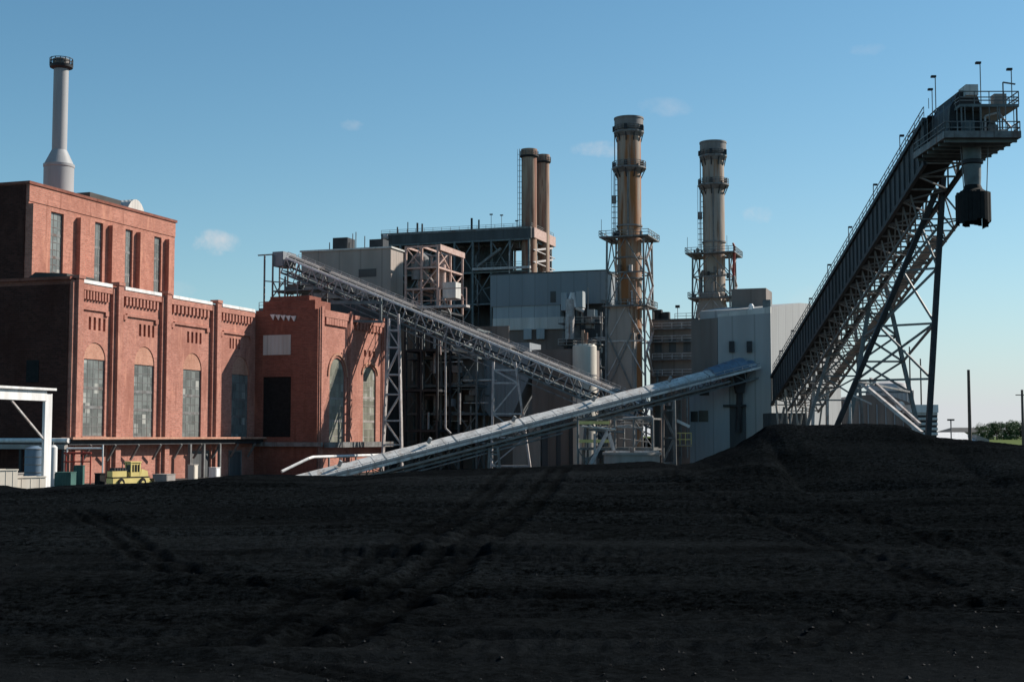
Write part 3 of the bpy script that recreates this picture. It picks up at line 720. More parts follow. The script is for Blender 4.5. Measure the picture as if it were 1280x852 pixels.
# yellow loader
def loader():
    p = at(160, 604, 184); p.z = 0
    yaw = .92; x = V3((math.cos(yaw), math.sin(yaw), 0)); y = V3((-math.sin(yaw), math.cos(yaw), 0))
    r = thing('wheel_loader', 'yellow wheel loader parked in front of the brick wall', 'loader', p)
    def bx(c, a, b, h): return (p + x * c[0] * 1.18 + y * c[1] + ZZ * c[2], x * a * 1.18, y * b, ZZ * h)
    MB().box(*bx((0, 0, 1.25), 3.9, 1.15, .42)).build('chassis', 'yellow', r)
    MB().box(*bx((0, 0, 1.76), 3.95, 1.2, .085)).build('running_board', 'black', r)
    MB().box(*bx((-2.4, 0, 2.3), 1.5, .9, .45)).build('engine_hood', 'yellow', r)
    q_ = MB()
    for i in range(5): q_.box(*bx((-3.3 + i * .55, 0, 3.0), .17, .8, .26))
    q_.box(*bx((-2.0, 0, 2.83), 1.9, .7, .07)); q_.build('engine', 'dark_steel', r)
    MB().tube(p + x * 1.18 * -1.3 + ZZ * 2.8, p + x * 1.18 * -1.3 + ZZ * 4.1, .1).build('exhaust', 'dark_steel', r)
    cab = MB()
    for i in (-1, 1):
        for j in (-1, 1): cab.box(*bx((1.0 + i * .95, j * .9, 2.95), .12, .12, 1.1))
    cab.box(*bx((1.0, 0, 2.2), 1.06, 1.0, .35)); cab.box(*bx((1.0, 0, 4.12), 1.2, 1.1, .1)); cab.box(*bx((1.0, 0, 3.85), .95, .95, .15))
    for j in (-1, 1):
        for i in (-.33, .33): cab.box(*bx((1.0 + i, j * .92, 3.1), .05, .05, .6))
    co_ = cab.build('cab', 'yellow', r)
    MB().box(*bx((1.0, 0, 3.1), .9, .86, .58)).build('window', 'glass_dark', co_)
    MB().prism([p + x * 1.18 * 2.1 - y * .95 + ZZ * 1.85, p + x * 1.18 * 3.8 - y * .95 + ZZ * 1.85, p + x * 1.18 * 3.6 - y * .95 + ZZ * 2.7, p + x * 1.18 * 2.3 - y * .95 + ZZ * 3.0], y * 1.9).build('front_hood', 'yellow', r)
    for i in (-2.3, 2.3):
        for j in (-1, 1):
            c = p + x * 1.18 * i + y * (1.2 * j) + ZZ * .82
            w_ = MB().tube(c - y * .3, c + y * .3, .82, 20).build('wheel', 'black', r)
            MB().tube(c - y * .32, c + y * .32, .4, 14).build('rim', 'yellow', w_)
    a = p + x * 5.5
    MB().prism([a - y * 1.4 + ZZ * .2, a - y * 1.4 + x * 1.1 + ZZ * .15, a - y * 1.4 + x * .15 + ZZ * 1.5], y * 2.8).build('bucket', 'dark_steel', r)
    for j in (-.7, .7): MB().bar(p + x * 1.18 * 3.5 + y * j + ZZ * 1.6, a + y * j + ZZ * .8, .2, .3).build('arm', 'yellow', r)
    return r
LD = loader(); LD.scale = (.64, .64, .86)
# small equipment below the canopy, in front of the facade
def cabinet(px, Y, w, h, m, label):
    p = at(px, 598, Y); p.z = 0
    r = thing('equipment_cabinet', label, 'cabinet', p)
    MB().box(p + ZZ * (h / 2 + .1), D1 * (w / 2), N1 * (w / 2), ZZ * (h / 2)).build('body', m, r)
    MB().box(p + ZZ * (h + .14), D1 * (w / 2 + .08), N1 * (w / 2 + .08), ZZ * .04).build('lid', m, r)
    MB().box(p + N1 * (w / 2 + .03) + ZZ * (h / 2 + .1), D1 * (w / 2 - .12), N1 * .025, ZZ * (h / 2 - .15)).build('door', m, r)
cabinet(241, 214, 1.1, 2.4, 'cream', 'cream cabinet left of the canopy post')
cabinet(268, 218, 1.3, 1.9, 'white', 'white cabinet in the corner by the shaded wing')
cabinet(205, 205, 2.4, 1.2, 'concrete', 'low grey box behind the coal edge, right of the loader')

# ================================================================== TRUSS AND FRAME TOOLS
def steel_frame(parent, u0, u1, v0, v1, z0, z1, nu, nv, nz, w=.35, m='steel', skipx=(), brace=True, floors=False, fm='dark_steel'):
    us = [u0 + (u1 - u0) * i / nu for i in range(nu + 1)]; vs = [v0 + (v1 - v0) * i / nv for i in range(nv + 1)]
    for i, u in enumerate(us):
        for j, v in enumerate(vs):
            if i not in (0, nu) and j not in (0, nv): continue
            MB().fbox(u - w / 2, u + w / 2, v - w / 2, v + w / 2, z0, z1).build('column', m, parent)
    for k in range(1, nz + 1):
        z = z0 + (z1 - z0) * k / nz - w / 2
        b = MB()
        for v in vs: b.fbox(u0 + w / 2, u1 - w / 2, v - w * .4, v + w * .4, z - w * .5, z + w * .45)
        for u in (u0, u1): b.fbox(u - w * .4, u + w * .4, v0 + w / 2, v1 - w / 2, z - w * .45, z + w * .4)
        b.build('floor_beam', m, parent)
        if floors and k < nz: MB().fbox(u0 + w, u1 - w, v0 + w, v1 - w, z + w * .5, z + w * .5 + .15).build('floor', fm, parent)
    if brace:
        for k in range(nz):
            za = z0 + (z1 - z0) * k / nz; zb = z0 + (z1 - z0) * (k + 1) / nz - w
            for j in range(nv):
                if (j + k) % 2 == 0: MB().bar(P(u0, vs[j], za), P(u0, vs[j + 1], zb), w * .5).bar(P(u0 + .12, vs[j + 1], za), P(u0 + .12, vs[j], zb), w * .5).build('brace', m, parent)
            for i in range(nu):
                if (i + k) % 2 == 0: MB().bar(P(us[i], v1, za), P(us[i + 1], v1, zb), w * .5).bar(P(us[i + 1], v1 - .12, za), P(us[i], v1 - .12, zb), w * .5).build('brace', m, parent)
def section(A, B):
    t = (B - A).normalized(); s_ = t.cross(ZZ).normalized(); n = s_.cross(t)
    L_ = (B - A).length
    return L_, t, s_, n
def lattice(mb, pts0, pts1, w):
    for a, b in zip(pts0, pts1): mb.bar(a, b, w)

# ================================================================== CONVEYOR 1 (over the brick wing)
A = at(358, 342, 278); B = at(828, 539, 246)
L_, t_, s_, n_ = section(A, B)
def c1(l, s, n): return A + t_ * l + s_ * s + n_ * n
K1 = thing('truss_conveyor', 'grey lattice conveyor sloping down from the brick wing to the right', 'conveyor', V3(((A.x + B.x) / 2, (A.y + B.y) / 2, 0)))
hw = 2.0; hh = 3.2
for s in (-hw, hw):
    MB().bar(c1(0, s, hh), c1(L_, s, hh), .34, .4, n_).build('top_chord', 'white' if s > 0 else 'pale_steel', K1)
    MB().bar(c1(0, s, 0), c1(L_, s, 0), .32, .38, n_).build('bottom_chord', 'teal_steel', K1)
    web = MB(); nb = 26
    for i in range(nb + 1):
        l = L_ * i / nb
        web.bar(c1(l, s, 0), c1(l, s, hh), .2)
        if i < nb: web.bar(c1(l, s, 0 if i % 2 else hh), c1(L_ * (i + 1) / nb, s, hh if i % 2 else 0), .18)
    web.build('side_lattice', 'steel' if s < 0 else 'pale_steel', K1)
x = MB()
for i in range(27):
    l = L_ * i / 26
    x.bar(c1(l, -hw, 0), c1(l, hw, 0), .16); x.bar(c1(l, -hw, hh), c1(l, hw, hh), .16)
    if i < 26: x.bar(c1(l, -hw, 0), c1(l + L_ / 26, hw, 0), .12)
x.build('cross_bracing', 'steel', K1)
MB().box(c1(L_ / 2, .35, hh + .12), t_ * (L_ / 2), s_ * 1.2, n_ * .08).build('deck', 'steel', K1)
cv = MB(); n = 8
for i in range(34):
    l0 = L_ * i / 34 + .06; l1 = L_ * (i + 1) / 34 - .06
    arc = [c1(l0, -.1 + 1.5 * math.cos(math.pi * k / n), hh + .22 + .6 * math.sin(math.pi * k / n)) for k in range(n + 1)]
    if i % 9 != 3: cv.prism(arc, t_ * (l1 - l0))
cv.build('belt_cover', 'stack_lip', K1)
MB().box(c1(L_ / 2, 0, .5), t_ * (L_ / 2), s_ * 1.7, n_ * .08).build('spill_tray', 'teal_steel', K1)
MB().box(c1(L_ / 2, .4, 1.6), t_ * (L_ / 2), s_ * 1.0, n_ * .12).build('return_belt', 'dark_steel', K1)
MB().box(c1(L_ / 2, -.1, hh + .35), t_ * (L_ / 2), s_ * .7, n_ * .06).build('belt', 'black', K1)
for s in (-hw, hw):
    r = MB()
    for i in range(40):
        l = L_ * i / 39; r.bar(c1(l, s, hh + .2), c1(l, s, hh + 1.3), .07)
    for h in (.75, 1.3): r.bar(c1(0, s, hh + h), c1(L_, s, hh + h), .08)
    r.build('railing', 'pale_steel', K1)
r = MB()
for i in range(12):
    l = L_ * (i + .5) / 12
    r.bar(c1(l, hw + .1, hh - .2), c1(l, hw + .1, -1.1), .12); r.bar(c1(l, hw + .1, hh - .2), c1(l + 1.5, hw + .1, -1.1), .12)
r.bar(c1(0, hw + .1, -1.1), c1(L_, hw + .1, -1.1), .2)
r.build('service_pipe', 'steel', K1)
# head house over the wing
hA = c1(-.5, 0, 0)
th = V3((t_.x, t_.y, 0)).normalized(); sh = V3((s_.x, s_.y, 0)).normalized()
def hp(a, b, z): return V3((hA.x, hA.y, 0)) + th * a + sh * b + ZZ * z
zr = at(358, 316, 278).z; zf = at(358, 396, 278).z; zm = at(358, 352, 278).z
MB().box(hp(-.1, 0, (zr + at(358, 334, 278).z) / 2), th * 1.3, sh * 2.4, ZZ * ((zr - at(358, 334, 278).z) / 2)).build('head_hood', 'siding_blue', K1)
MB().bar(hp(-5, 2.2, zr - .5), hp(-1.3, 2.2, zr - .5), .25).build('jib', 'steel', K1)
pf = MB().box(hp(2.5, 0, zf + 1.4), th * 6.5, sh * 3.2, ZZ * .25).box(hp(4, 0, zm - 2.2), th * 5, sh * 3.0, ZZ * .12).build('head_platform', 'teal_steel', K1)
cl_ = MB()
for a in (-3, -1, 2, 5, 8.5):
    for b in (-2.8, 2.8):
        top = min(zr - .5, c1(max(0, a), 0, 0).z - .2) if a > -1 else zr - .6
        cl_.bar(hp(a, b, ZW - .3), hp(a, b, top), .28)
for b in (-2.8, 2.8):
    cl_.bar(hp(-3, b, zf + 1.6), hp(2, b, zm), .18); cl_.bar(hp(2, b, zf + 1.6), hp(-1, b, zm), .18); cl_.bar(hp(5, b, zf + 1.6), hp(8.5, b, zm - 2.5), .18)
    cl_.bar(hp(-3, b, zm), hp(8, b, zm - 1.2), .22)
cl_.build('head_frame', 'steel', K1)
mc = MB()
for a, b, z, r in ((0, 0, zf + 2.4, .9), (2.2, .8, zf + 2.6, .8), (4.2, -.6, zf + 2.5, 1.0), (.8, -1, zm - 1.4, .6), (5.5, .4, zm - 3.3, .6)):
    mc.tube(hp(a - .9, b, z), hp(a + .9, b, z), r, 14)
mc.box(hp(3.2, .5, zm - 1.6), th * 1.2, sh * 1.4, ZZ * .7).build('drive_motor', 'teal_steel', K1)
railing(MB(), [hp(-4, 3.1, zf + 1.66), hp(9, 3.1, zf + 1.66)], 1.2, .05, 1.6).build('railing', 'steel', K1)
# long beam and hanging frame under the upper end
a = at(412, 378, 262); b = at(478, 378, 262)
MB().bar(a, b, .4, .6).bar(at(415, 362, 262), at(478, 378, 262), .2).bar(at(408, 400, 262), at(478, 402, 262), .35, .5).bar(at(476, 372, 262), at(476, 402, 262), .4).build('under_beam', 'teal_steel', K1)
# support bents
def bent(parent, l, tops, bots, m, levels, w=.34, zz=True):
    p0 = c1(l, -1.8, -.2); p1 = c1(l, 1.8, -.2)
def bent_px(parent, Y, tl, bl, tr, br, levels, m='pale_steel', w=.36, diag=True):
    """two legs given by pixels at depth Y, rungs at the pixel rows in levels; two parallel frames make it a real tower"""
    off = V3((0, 2.2, 0))
    for o_ in (V3((0, 0, 0)), off):
        a0 = at(*tl, Y) + o_; a1 = at(*bl, Y) + o_; b0 = at(*tr, Y) + o_; b1 = at(*br, Y) + o_
        a1.z = min(a1.z, 0) if bl[1] > 570 else a1.z; b1.z = min(b1.z, 0) if br[1] > 570 else b1.z
        MB().bar(a0, a1, w).build('leg', m, parent); MB().bar(b0, b1, w).build('leg', m, parent)
        br_ = MB(); pts = []
        for y in levels:
            ta = (y - tl[1]) / (bl[1] - tl[1]); tb = (y - tr[1]) / (br[1] - tr[1])
            pa = a0.lerp(a1, ta); pb = b0.lerp(b1, tb); pts.append((pa, pb)); br_.bar(pa, pb, w * .75)
            if o_.y == 0: br_.bar(pa, pa + off, w * .6); br_.bar(pb, pb + off, w * .6)
        for k, ((p0, q0), (p1, q1)) in enumerate(zip(pts, pts[1:])):
            if diag:
                if k % 2: br_.bar(q0, p1, w * .6)
                else: br_.bar(p0, q1, w * .6)
        br_.build('leg_bracing', m, parent)
bent_px(K1, 262, (486, 398), (477, 585), (498, 392), (502, 585), (412, 433, 466, 490, 522, 551))
bent_px(K1, 253, (617, 452), (614, 590), (644, 452), (664, 590), (462, 478, 516, 545, 580))
bent_px(K1, 249, (735, 498), (728, 590), (748, 500), (764, 590), (520, 550, 580), 'steel')

# ================================================================== CONVEYOR 2 (covered, from the coal to the transfer house)
A2 = at(340, 611, 210); B2 = at(938, 457, 245)
L2, t2, s2, n2 = section(A2, B2)
def c2f(l, s, n): return A2 + t2 * l + s2 * s + n2 * n
K2 = thing('covered_conveyor', 'long conveyor under a pale rounded cover rising from coal to transfer house', 'conveyor', V3(((A2.x + B2.x) / 2, (A2.y + B2.y) / 2, 0)))
seg = 44
PROF = [(2.1, .02), (2.1, .22), (.5, 1.12), (-.5, 1.12), (-2.1, .22), (-2.1, .02)]
rj = random.Random(5)
for i in range(seg):
    l0 = L2 * i / seg + .03; l1 = L2 * (i + 1) / seg - .03; dn = rj.uniform(-.035, .035)
    MB().prism([c2f(l0, x, h + dn) for x, h in PROF], t2 * (l1 - l0)).build('cover', 'cover', K2)
for i in range(3, seg, 6):
    MB().prism([c2f(L2 * i / seg - .09, x * 1.025, h + .05) for x, h in PROF], t2 * .18).build('cover_hoop', 'cover_side', K2)
for i in range(5):
    p = c2f(L2 * (.12 + .17 * i), 1.2, 1.0); MB().bar(p, p + n_ * .9 + s2 * .2, .35, .5).build('hatch', 'cover_side', K2)
MB().box(c2f(L2 / 2, 0, -.15), t2 * (L2 / 2), s2 * 2.12, n2 * .18).build('deck', 'cover_side', K2)
MB().box(c2f(L2 / 2, 2.7, -.5), t2 * (L2 / 2), s2 * .5, n2 * .06).build('walkway', 'cover_side', K2)
for s in (-1.7, 1.7):
    w_ = MB(); nb = 34
    w_.bar(c2f(0, s, -2.3), c2f(L2, s, -2.3), .25, .3, n2); w_.bar(c2f(0, s, -.5), c2f(L2, s, -.5), .25, .3, n2)
    for i in range(nb):
        l = L2 * i / nb; w_.bar(c2f(l, s, -2.3), c2f(l, s, -.5), .14); w_.bar(c2f(l, s, -2.3 if i % 2 else -.5), c2f(l + L2 / nb, s, -.5 if i % 2 else -2.3), .13)
    w_.build('side_lattice', 'teal_steel', K2)
w_ = MB()
for i in range(35):
    l = L2 * i / 34; w_.bar(c2f(l, -1.7, -2.3), c2f(l, 1.7, -2.3), .12)
w_.build('cross_bracing', 'dark_steel', K2)
r = MB()
for i in range(48):
    l = L2 * i / 47; r.bar(c2f(l, 3.2, -.5), c2f(l, 3.2, .55), .06)
for h in (.05, .55): r.bar(c2f(0, 3.2, h), c2f(L2, 3.2, h), .07)
r.build('railing', 'pale_steel', K2)
MB().tube(c2f(6, 2.2, -1.6), c2f(L2 * .93, 2.2, -1.6), .22, 8).build('service_pipe', 'cover_side', K2)
MB().tube(c2f(2, 1.9, -2.9), c2f(L2 * .55, 1.9, -2.9), .14, 8).build('cable_pipe', 'steel', K2)
MB().box(c2f(L2 / 2, 3.22, -.42), t2 * (L2 / 2), s2 * .03, n2 * .2).build('kick_plate', 'cover', K2)
# hooded head where it meets the transfer house
hd = MB()
for i in range(5):
    l = L2 - 9 + i * 1.8
    hd.prism([c2f(l, 2.3 * math.cos(math.pi * k / 8), -.05 - (0 if i < 4 else .5) + (1.6 + (.12 * i if i < 4 else .1)) * math.sin(math.pi * k / 8)) for k in range(9)], t2 * 1.78)
hd.build('head_hood', 'blue', K2)
q_ = c2f(L2 - 2.5, 0, -.4)
MB().prism([q_ + V3((-1.3, -1.2, 0)), q_ + V3((1.3, -1.2, 0)), q_ + V3((.7, -.8, -4)), q_ + V3((-.7, -.8, -4))], V3((0, 1.8, 0))).build('chute', 'dark_steel', K2)
MB().tube(q_ + V3((0, .1, -3.9)), q_ + V3((-.3, .1, -11)), .55, 14).build('chute_pipe', 'dark_steel', K2)
def k2leg(Y, a, b, c, d, lv, m='steel'): bent_px(K2, Y, a, b, c, d, lv, m, .32)
k2leg(222, (612, 560), (610, 592), (622, 558), (626, 592), (566, 585))
k2leg(233, (829, 505), (829, 592), (843, 500), (845, 592), (512, 545, 575))
# dark transfer tower below its middle
TT = thing('transfer_tower', 'dark transfer tower under the covered conveyor', 'tower', at(834, 560, 240) * 1)
u_, v_ = uv(at(834, 560, 240)); zt = at(834, 500, 240).z
MB().fbox(u_ - 1.8, u_ + 1.8, v_ - 1.7, v_ + 1.4, 2.5, zt - 1).build('body', 'siding_dark', TT)
for i in (-1, 1):
    for j in (-1, 1): MB().fbox(u_ + i * 1.9 - .2, u_ + i * 1.9 + .2, v_ + j * 1.9 - .2, v_ + j * 1.9 + .2, 0, zt).build('leg', 'steel', TT)
rl = MB(); q0, q1 = at(843, 546, 238), at(864, 546, 238)
for h in (0, 1.1, 2.2): rl.bar(q0 + ZZ * (h - 1.5), q1 + ZZ * (h - 1.5), .16)
for f_ in (0, .33, .66, 1): rl.bar(q0.lerp(q1, f_) - ZZ * 1.6, q0.lerp(q1, f_) + ZZ * .8, .12)
rl.build('railing', 'yellow', TT)
MB().bar(at(843, 556, 238), at(864, 556, 238), 1.2, .2).build('landing', 'concrete', TT)
MB().tube(at(770, 518, 240), at(822, 530, 240), .5, 12).build('pipe', 'pale_steel', TT)
MB().bar(at(845, 525, 238), at(862, 533, 238), .5, .5).build('pipe', 'white', TT)

# ================================================================== TRANSFER HOUSE (grey)
GC = at(963, 560, 243); GC.z = 0
gl = at(897, 560, 243); zcorner = at(963, 383, 243).z
GD = V3((math.sin(R(34)), math.cos(R(34)), 0))       # right hand face runs back along this
GL = -N1
def gl_hit(px, py):                                   # on the left face
    r = ray(px, py); nn = D1; t = (GC - CAM).dot(nn) / r.dot(nn); return CAM + r * t
def gr_hit(px, py):
    nn = V3((GD.y, -GD.x, 0)); r = ray(px, py); t = (GC - CAM).dot(nn) / r.dot(nn); return CAM + r * t
G = thing('transfer_house', 'tall plain grey clad transfer house with a rounded sloping roof', 'building', V3(GC))
a = gl_hit(897, 396); b = gl_hit(963, 391)
low = lambda p: V3((p.x, p.y, 0))
depth = D1 * 22
MB().prism([low(a), low(b), b, a], depth).build('main_wall', 'siding_grey', G)
# gabled right face with a curved roof line
top = [(963, 384), (980, 381), (1000, 378.5), (1012, 379.5), (1022, 388), (1034, 402), (1050, 420)]
tp = [gr_hit(*p) for p in top]
gp = [low(tp[0]) + ZZ * .0] + [tp[0]] + tp[1:] + [low(tp[-1])]
inn = V3((GD.y, -GD.x, 0)) * -14
MB().prism([p + V3((.012, -.012, 0)) for p in gp], inn).build('gable_wall', 'siding_grey', G)
ro = MB()
rise = gl_hit(963, 383) - b
ro.prism([a + ZZ * .005, b + ZZ * .005, b + rise, a + ZZ * .5], depth)
ro.build('roof', 'siding_pale', G)
# lower annex on the left
a = gl_hit(864, 400); b = gl_hit(896.5, 397)
MB().prism([low(a), low(b), b, a], D1 * 12).build('annex_wall', 'siding_brown', G)
MB().prism([low(gl_hit(862, 470)) - D1 * .5, low(gl_hit(912, 470)) - D1 * .5, gl_hit(912, 473) - D1 * .5, gl_hit(862, 473) - D1 * .5], D1 * .48).build('lean_to_wall', 'siding_mid', G)
for (x0, y0, x1, y1) in ((864, 514, 873, 527), (874, 513, 886, 527), (875, 484, 887, 494)):
    p, q_ = gl_hit(x0, y0) - D1 * .58, gl_hit(x1, y1) - D1 * .58
    MB().prism([V3((p.x, p.y, p.z)), V3((q_.x, q_.y, p.z)), V3((q_.x, q_.y, q_.z)), V3((p.x, p.y, q_.z))], D1 * .075).build('window', 'glass_dark', G)
for x0 in (915, 937):
    p = gl_hit(x0, 432); MB().box(p - D1 * .3 - ZZ * .2, N1 * .45, D1 * .28, ZZ * 1.0).build('vent_hood', 'dark_steel', G)
p = gl_hit(919, 507); MB().box(p - D1 * .6, N1 * 2.0, D1 * .55, ZZ * .2).build('ledge', 'dark_steel', G)
MB().box(gl_hit(922, 540) - D1 * .2 - ZZ * .5, N1 * 1.5, D1 * .18, ZZ * 5).build('door', 'siding_dark', G)
# penthouse and roof fan
p0 = gl_hit(906, 398) + D1 * 10; u_, v_ = uv(p0); zt = at(905, 364, 258).z
MB().fbox(u_ - 1, u_ + 7, v_ - .3, v_ + 6.2, p0.z - 3, zt).build('penthouse_wall', 'siding_brown', G)
p = gl_hit(957, 384) + D1 * 2
MB().box(p + ZZ * .6, N1 * .7, D1 * .7, ZZ * .9).build('roof_fan', 'teal_steel', G)
p = gl_hit(937, 388) + D1 * 2
MB().lathe(V3((p.x, p.y, 0)), [(.5, p.z - 1), (.5, p.z + 1.0), (.25, p.z + 1.4), (0, p.z + 1.4)], 14).build('roof_vent', 'white', G)

# ================================================================== STACKER
X0, X1 = 45.9, 50.4
def zline(Y):                                         # bottom edge of the gallery side
    z0, z1, y0, y1 = 7 + (545 - 512) / F * 243, 36.9, 243, 150
    return z0 + (z1 - z0) * (y0 - Y) / (y0 - y1)
K3 = thing('stacker_conveyor', 'tall dark stacking conveyor on trestle legs with chute above the heap', 'stacker', V3((48, 190, 0)))
HG = 4.9
def c3(Y, x, h): return V3((x, Y, zline(Y) + h))
YA, YB = 240, 149
# clad near side, ribbed sheets
for i in range(13):
    ya = YA + (YB - YA) * i / 13; yb = YA + (YB - YA) * (i + 1) / 13 + .05
    MB().prism([c3(ya, X0, .7), c3(yb, X0, .7), c3(yb, X0, HG), c3(ya, X0, HG)], V3((.12, 0, 0))).build('side_panel', 'siding_dark', K3)
sp = MB()
for i in range(46):
    y = YA + (YB - YA) * i / 45; sp.bar(c3(y, X0 - .1, .4), c3(y, X0 - .1, HG + .1), .14)
sp.build('stiffener', 'dark_steel', K3)
ch = MB()
for x in (X0 - .1, X1 + .1):
    for h in (0, HG): ch.bar(c3(YA, x, h), c3(YB, x, h), .42, .5)
ch.build('chord', 'dark_steel', K3)
MB().prism([c3(YA, X0 + .3, HG + .3), c3(YB, X0 + .3, HG + .3), c3(YB, X1 - .2, HG + .3), c3(YA, X1 - .2, HG + .3)], ZZ * .15).build('deck', 'dark_steel', K3)
MB().prism([c3(YA, X0 + .9, 1.2), c3(YB, X0 + .9, 1.2), c3(YB, X1 - .9, 1.2), c3(YA, X1 - .9, 1.2)], ZZ * .12).build('return_belt', 'black', K3)
un = MB()
for i in range(29):
    y = YA + (YB - YA) * i / 28; y2 = YA + (YB - YA) * min(28, i + 1) / 28
    un.bar(c3(y, X0, 0), c3(y, X1, 0), .2)
    if i < 28: un.bar(c3(y, X0 if i % 2 else X1, 0), c3(y2, X1 if i % 2 else X0, 0), .18)
un.build('bottom_bracing', 'steel', K3)
sw = MB()
for i in range(29):
    y = YA + (YB - YA) * i / 28; y2 = YA + (YB - YA) * min(28, i + 1) / 28
    sw.bar(c3(y, X1, 0), c3(y, X1, HG), .2)
    if i < 28: sw.bar(c3(y, X1, 0 if i % 2 else HG), c3(y2, X1, HG if i % 2 else 0), .18)
sw.build('side_lattice', 'steel', K3)
# deeper truss below on the right, sunlit through
XT0, XT1 = 47.2, 52.6
tr = MB()
for x in (XT0, XT1):
    tr.bar(c3(YA - 6, x, -3.0), c3(YB + 8, x, -2.4), .3)
for i in range(25):
    y = YA - 6 + (YB + 14 - YA) * i / 24; y2 = YA - 6 + (YB + 14 - YA) * min(24, i + 1) / 24
    for x, xu in ((XT0, X0 + .6), (XT1, X1)):
        tr.bar(c3(y, x, -2.8), c3(y, xu, 0), .17)
        if i < 24: tr.bar(c3(y, x, -2.8), c3(y2, xu, 0), .14)
    tr.bar(c3(y, XT0, -2.8), c3(y, XT1, -2.8), .16)
    if i < 24: tr.bar(c3(y, XT0 if i % 2 else XT1, -2.8), c3(y2, XT1 if i % 2 else XT0, -2.8), .14)
tr.build('under_truss', 'steel', K3)
for x, h, m in ((47.6, -2.4, 'pale_steel'), (49.2, -2.7, 'pale_steel'), (51.6, -2.2, 'steel')):
    MB().tube(c3(YA - 4, x, h), c3(YB + 22, x, h + .4), .13, 8).build('service_pipe', m, K3)
MB().prism([c3(YA - 20, 50.9, -2.6), c3(YB + 14, 50.9, -2.3), c3(YB + 14, 52.2, -2.3), c3(YA - 20, 52.2, -2.6)], ZZ * .1).build('catwalk', 'pale_steel', K3)
rl = MB()
for x in (X0 - .2, X1 + .2):
    for i in range(52):
        y = YA - 2 + (YB - YA) * i / 51; rl.bar(c3(y, x, HG + .2), c3(y, x, HG + 1.35), .07)
    for h in (.8, 1.35): rl.bar(c3(YA - 2, x, HG + h), c3(YB, x, HG + h), .08)
rl.build('railing', 'steel', K3)
# gallery foot by the transfer house
MB().prism([V3((44.6, 242, 0)), V3((51, 242, 0)), V3((51, 242, 11)), V3((44.6, 242, 11))], V3((0, -7, 0))).build('tail_house', 'siding_dark', K3)
ft = MB()
for i in range(9):
    x = 45 + i * .8; ft.bar(V3((x, 233 - (i % 3), 4)), V3((x + 1.2 * (-1) ** i, 231 - i % 2, 12 + i % 4)), .3)
ft.build('tail_bracing', 'concrete', K3)
# lamps along the railing
def lamp_at(px, py, hgt):
    # find the place along the near rail that projects under the lamp head
    best = min((abs(CX + F * (X0 - .2) / y - px), y) for y in [146 + .25 * i for i in range(380)])
    y = best[1]; p = c3(y, X0 - .2, HG + .2); top = at(px, py, y).z
    top = max(top, p.z + 1.6)
    l = MB().bar(p, V3((p.x, p.y, top)), .1).build('lamp', 'steel', K3)
    MB().box(V3((p.x + .25, p.y, top + .12)), V3((.25, 0, 0)), V3((0, .18, 0)), ZZ * .11).build('lamp_head', 'dark_steel', l)
for px, py in ((1131, 171), (1096, 232), (1064, 285), (1037, 332), (1013, 374), (990, 416), (975, 442)): lamp_at(px, py, 0)
# head platform
PX0, PX1, PY0, PY1 = 45.2, 53.0, 140, 151
PZ = at(1230, 168, 140).z
pl = MB().wbox(PX0, PX1, PY0, PY1, PZ - .25, PZ + .1)
for i in range(6): pl.wbox(PX0 + .1, PX1 - .1, PY0 + .6 + i * 1.9, PY0 + .85 + i * 1.9, PZ - .7, PZ - .25)
pl.build('head_platform', 'teal_steel', K3)
MB().wbox(PX0 - .06, PX1 + .06, PY0 - .12, PY0 - .005, PZ - .35, PZ + .35).wbox(PX0 - .12, PX0 - .005, PY0, PY1, PZ - .35, PZ + .35).wbox(PX1 + .005, PX1 + .12, PY0, PY1, PZ - .35, PZ + .35).build('toe_board', 'steel', K3)
railing(MB(), [V3((PX0, PY1, PZ + .1)), V3((PX0, PY0, PZ + .1)), V3((PX1, PY0, PZ + .1)), V3((PX1, PY1, PZ + .1))], 1.25, .05, 1.2).build('railing', 'steel', K3)
UZ = at(1250, 134, 142).z
MB().wbox(47.0, 53.2, 140.6, 150, UZ - .3, UZ).build('upper_deck', 'teal_steel', K3)
po = MB()
for x in (47.2, 49.2, 51.2, 53.0):
    for y in (140.8, 145, 149.6): po.bar(V3((x, y, PZ)), V3((x, y, UZ - .3)), .17)
for x in (47.2, 53.0): po.bar(V3((x, 140.8, PZ)), V3((x, 149.6, UZ - .4)), .1)
po.build('deck_post', 'steel', K3)
railing(MB(), [V3((46.0, 156, zline(156) + HG + .2)), V3((47.0, 149, UZ)), V3((47.0, 140.7, UZ)), V3((53.2, 140.7, UZ)), V3((53.2, 150, UZ)), V3((47, 150, UZ))], 1.35, .05, 1.3, rails=(1.0, .55, .3)).build('upper_railing', 'steel', K3)
dz = UZ
MB().prism([V3((46.2, 142.5, PZ + .2)), V3((49.4, 142.5, PZ + .2)), V3((49.9, 142.5, UZ + .3)), V3((49.3, 142.5, UZ + 1.9)), V3((47.6, 142.5, UZ + 1.9)), V3((46.6, 142.5, UZ + .2))], V3((0, 7, 0))).build('drive_housing', 'dark_steel', K3)
MB().wbox(48.0, 49.3, 141.6, 144, UZ + 1.2, UZ + 2.35).build('motor_cover', 'siding_pale', K3)
MB().tube(V3((46.6, 143, PZ + 1.4)), V3((50.6, 143, PZ + 1.4)), .95, 18).build('head_drum', 'dark_steel', K3)
MB().wbox(50.4, 51.4, 142, 143.2, PZ + .1, PZ + 1.5).wbox(51.7, 52.5, 143.8, 145, PZ + .1, PZ + 1.1).build('control_cabinet', 'steel', K3)
MB().wbox(51.6, 52.5, 142.0, 142.6, PZ + .1, PZ + 1.0).build('control_cabinet', 'white', K3)
MB().wbox(50.9, 52.2, 141.4, 142.6, UZ + .01, UZ + 1.3).build('hoist', 'concrete', K3)
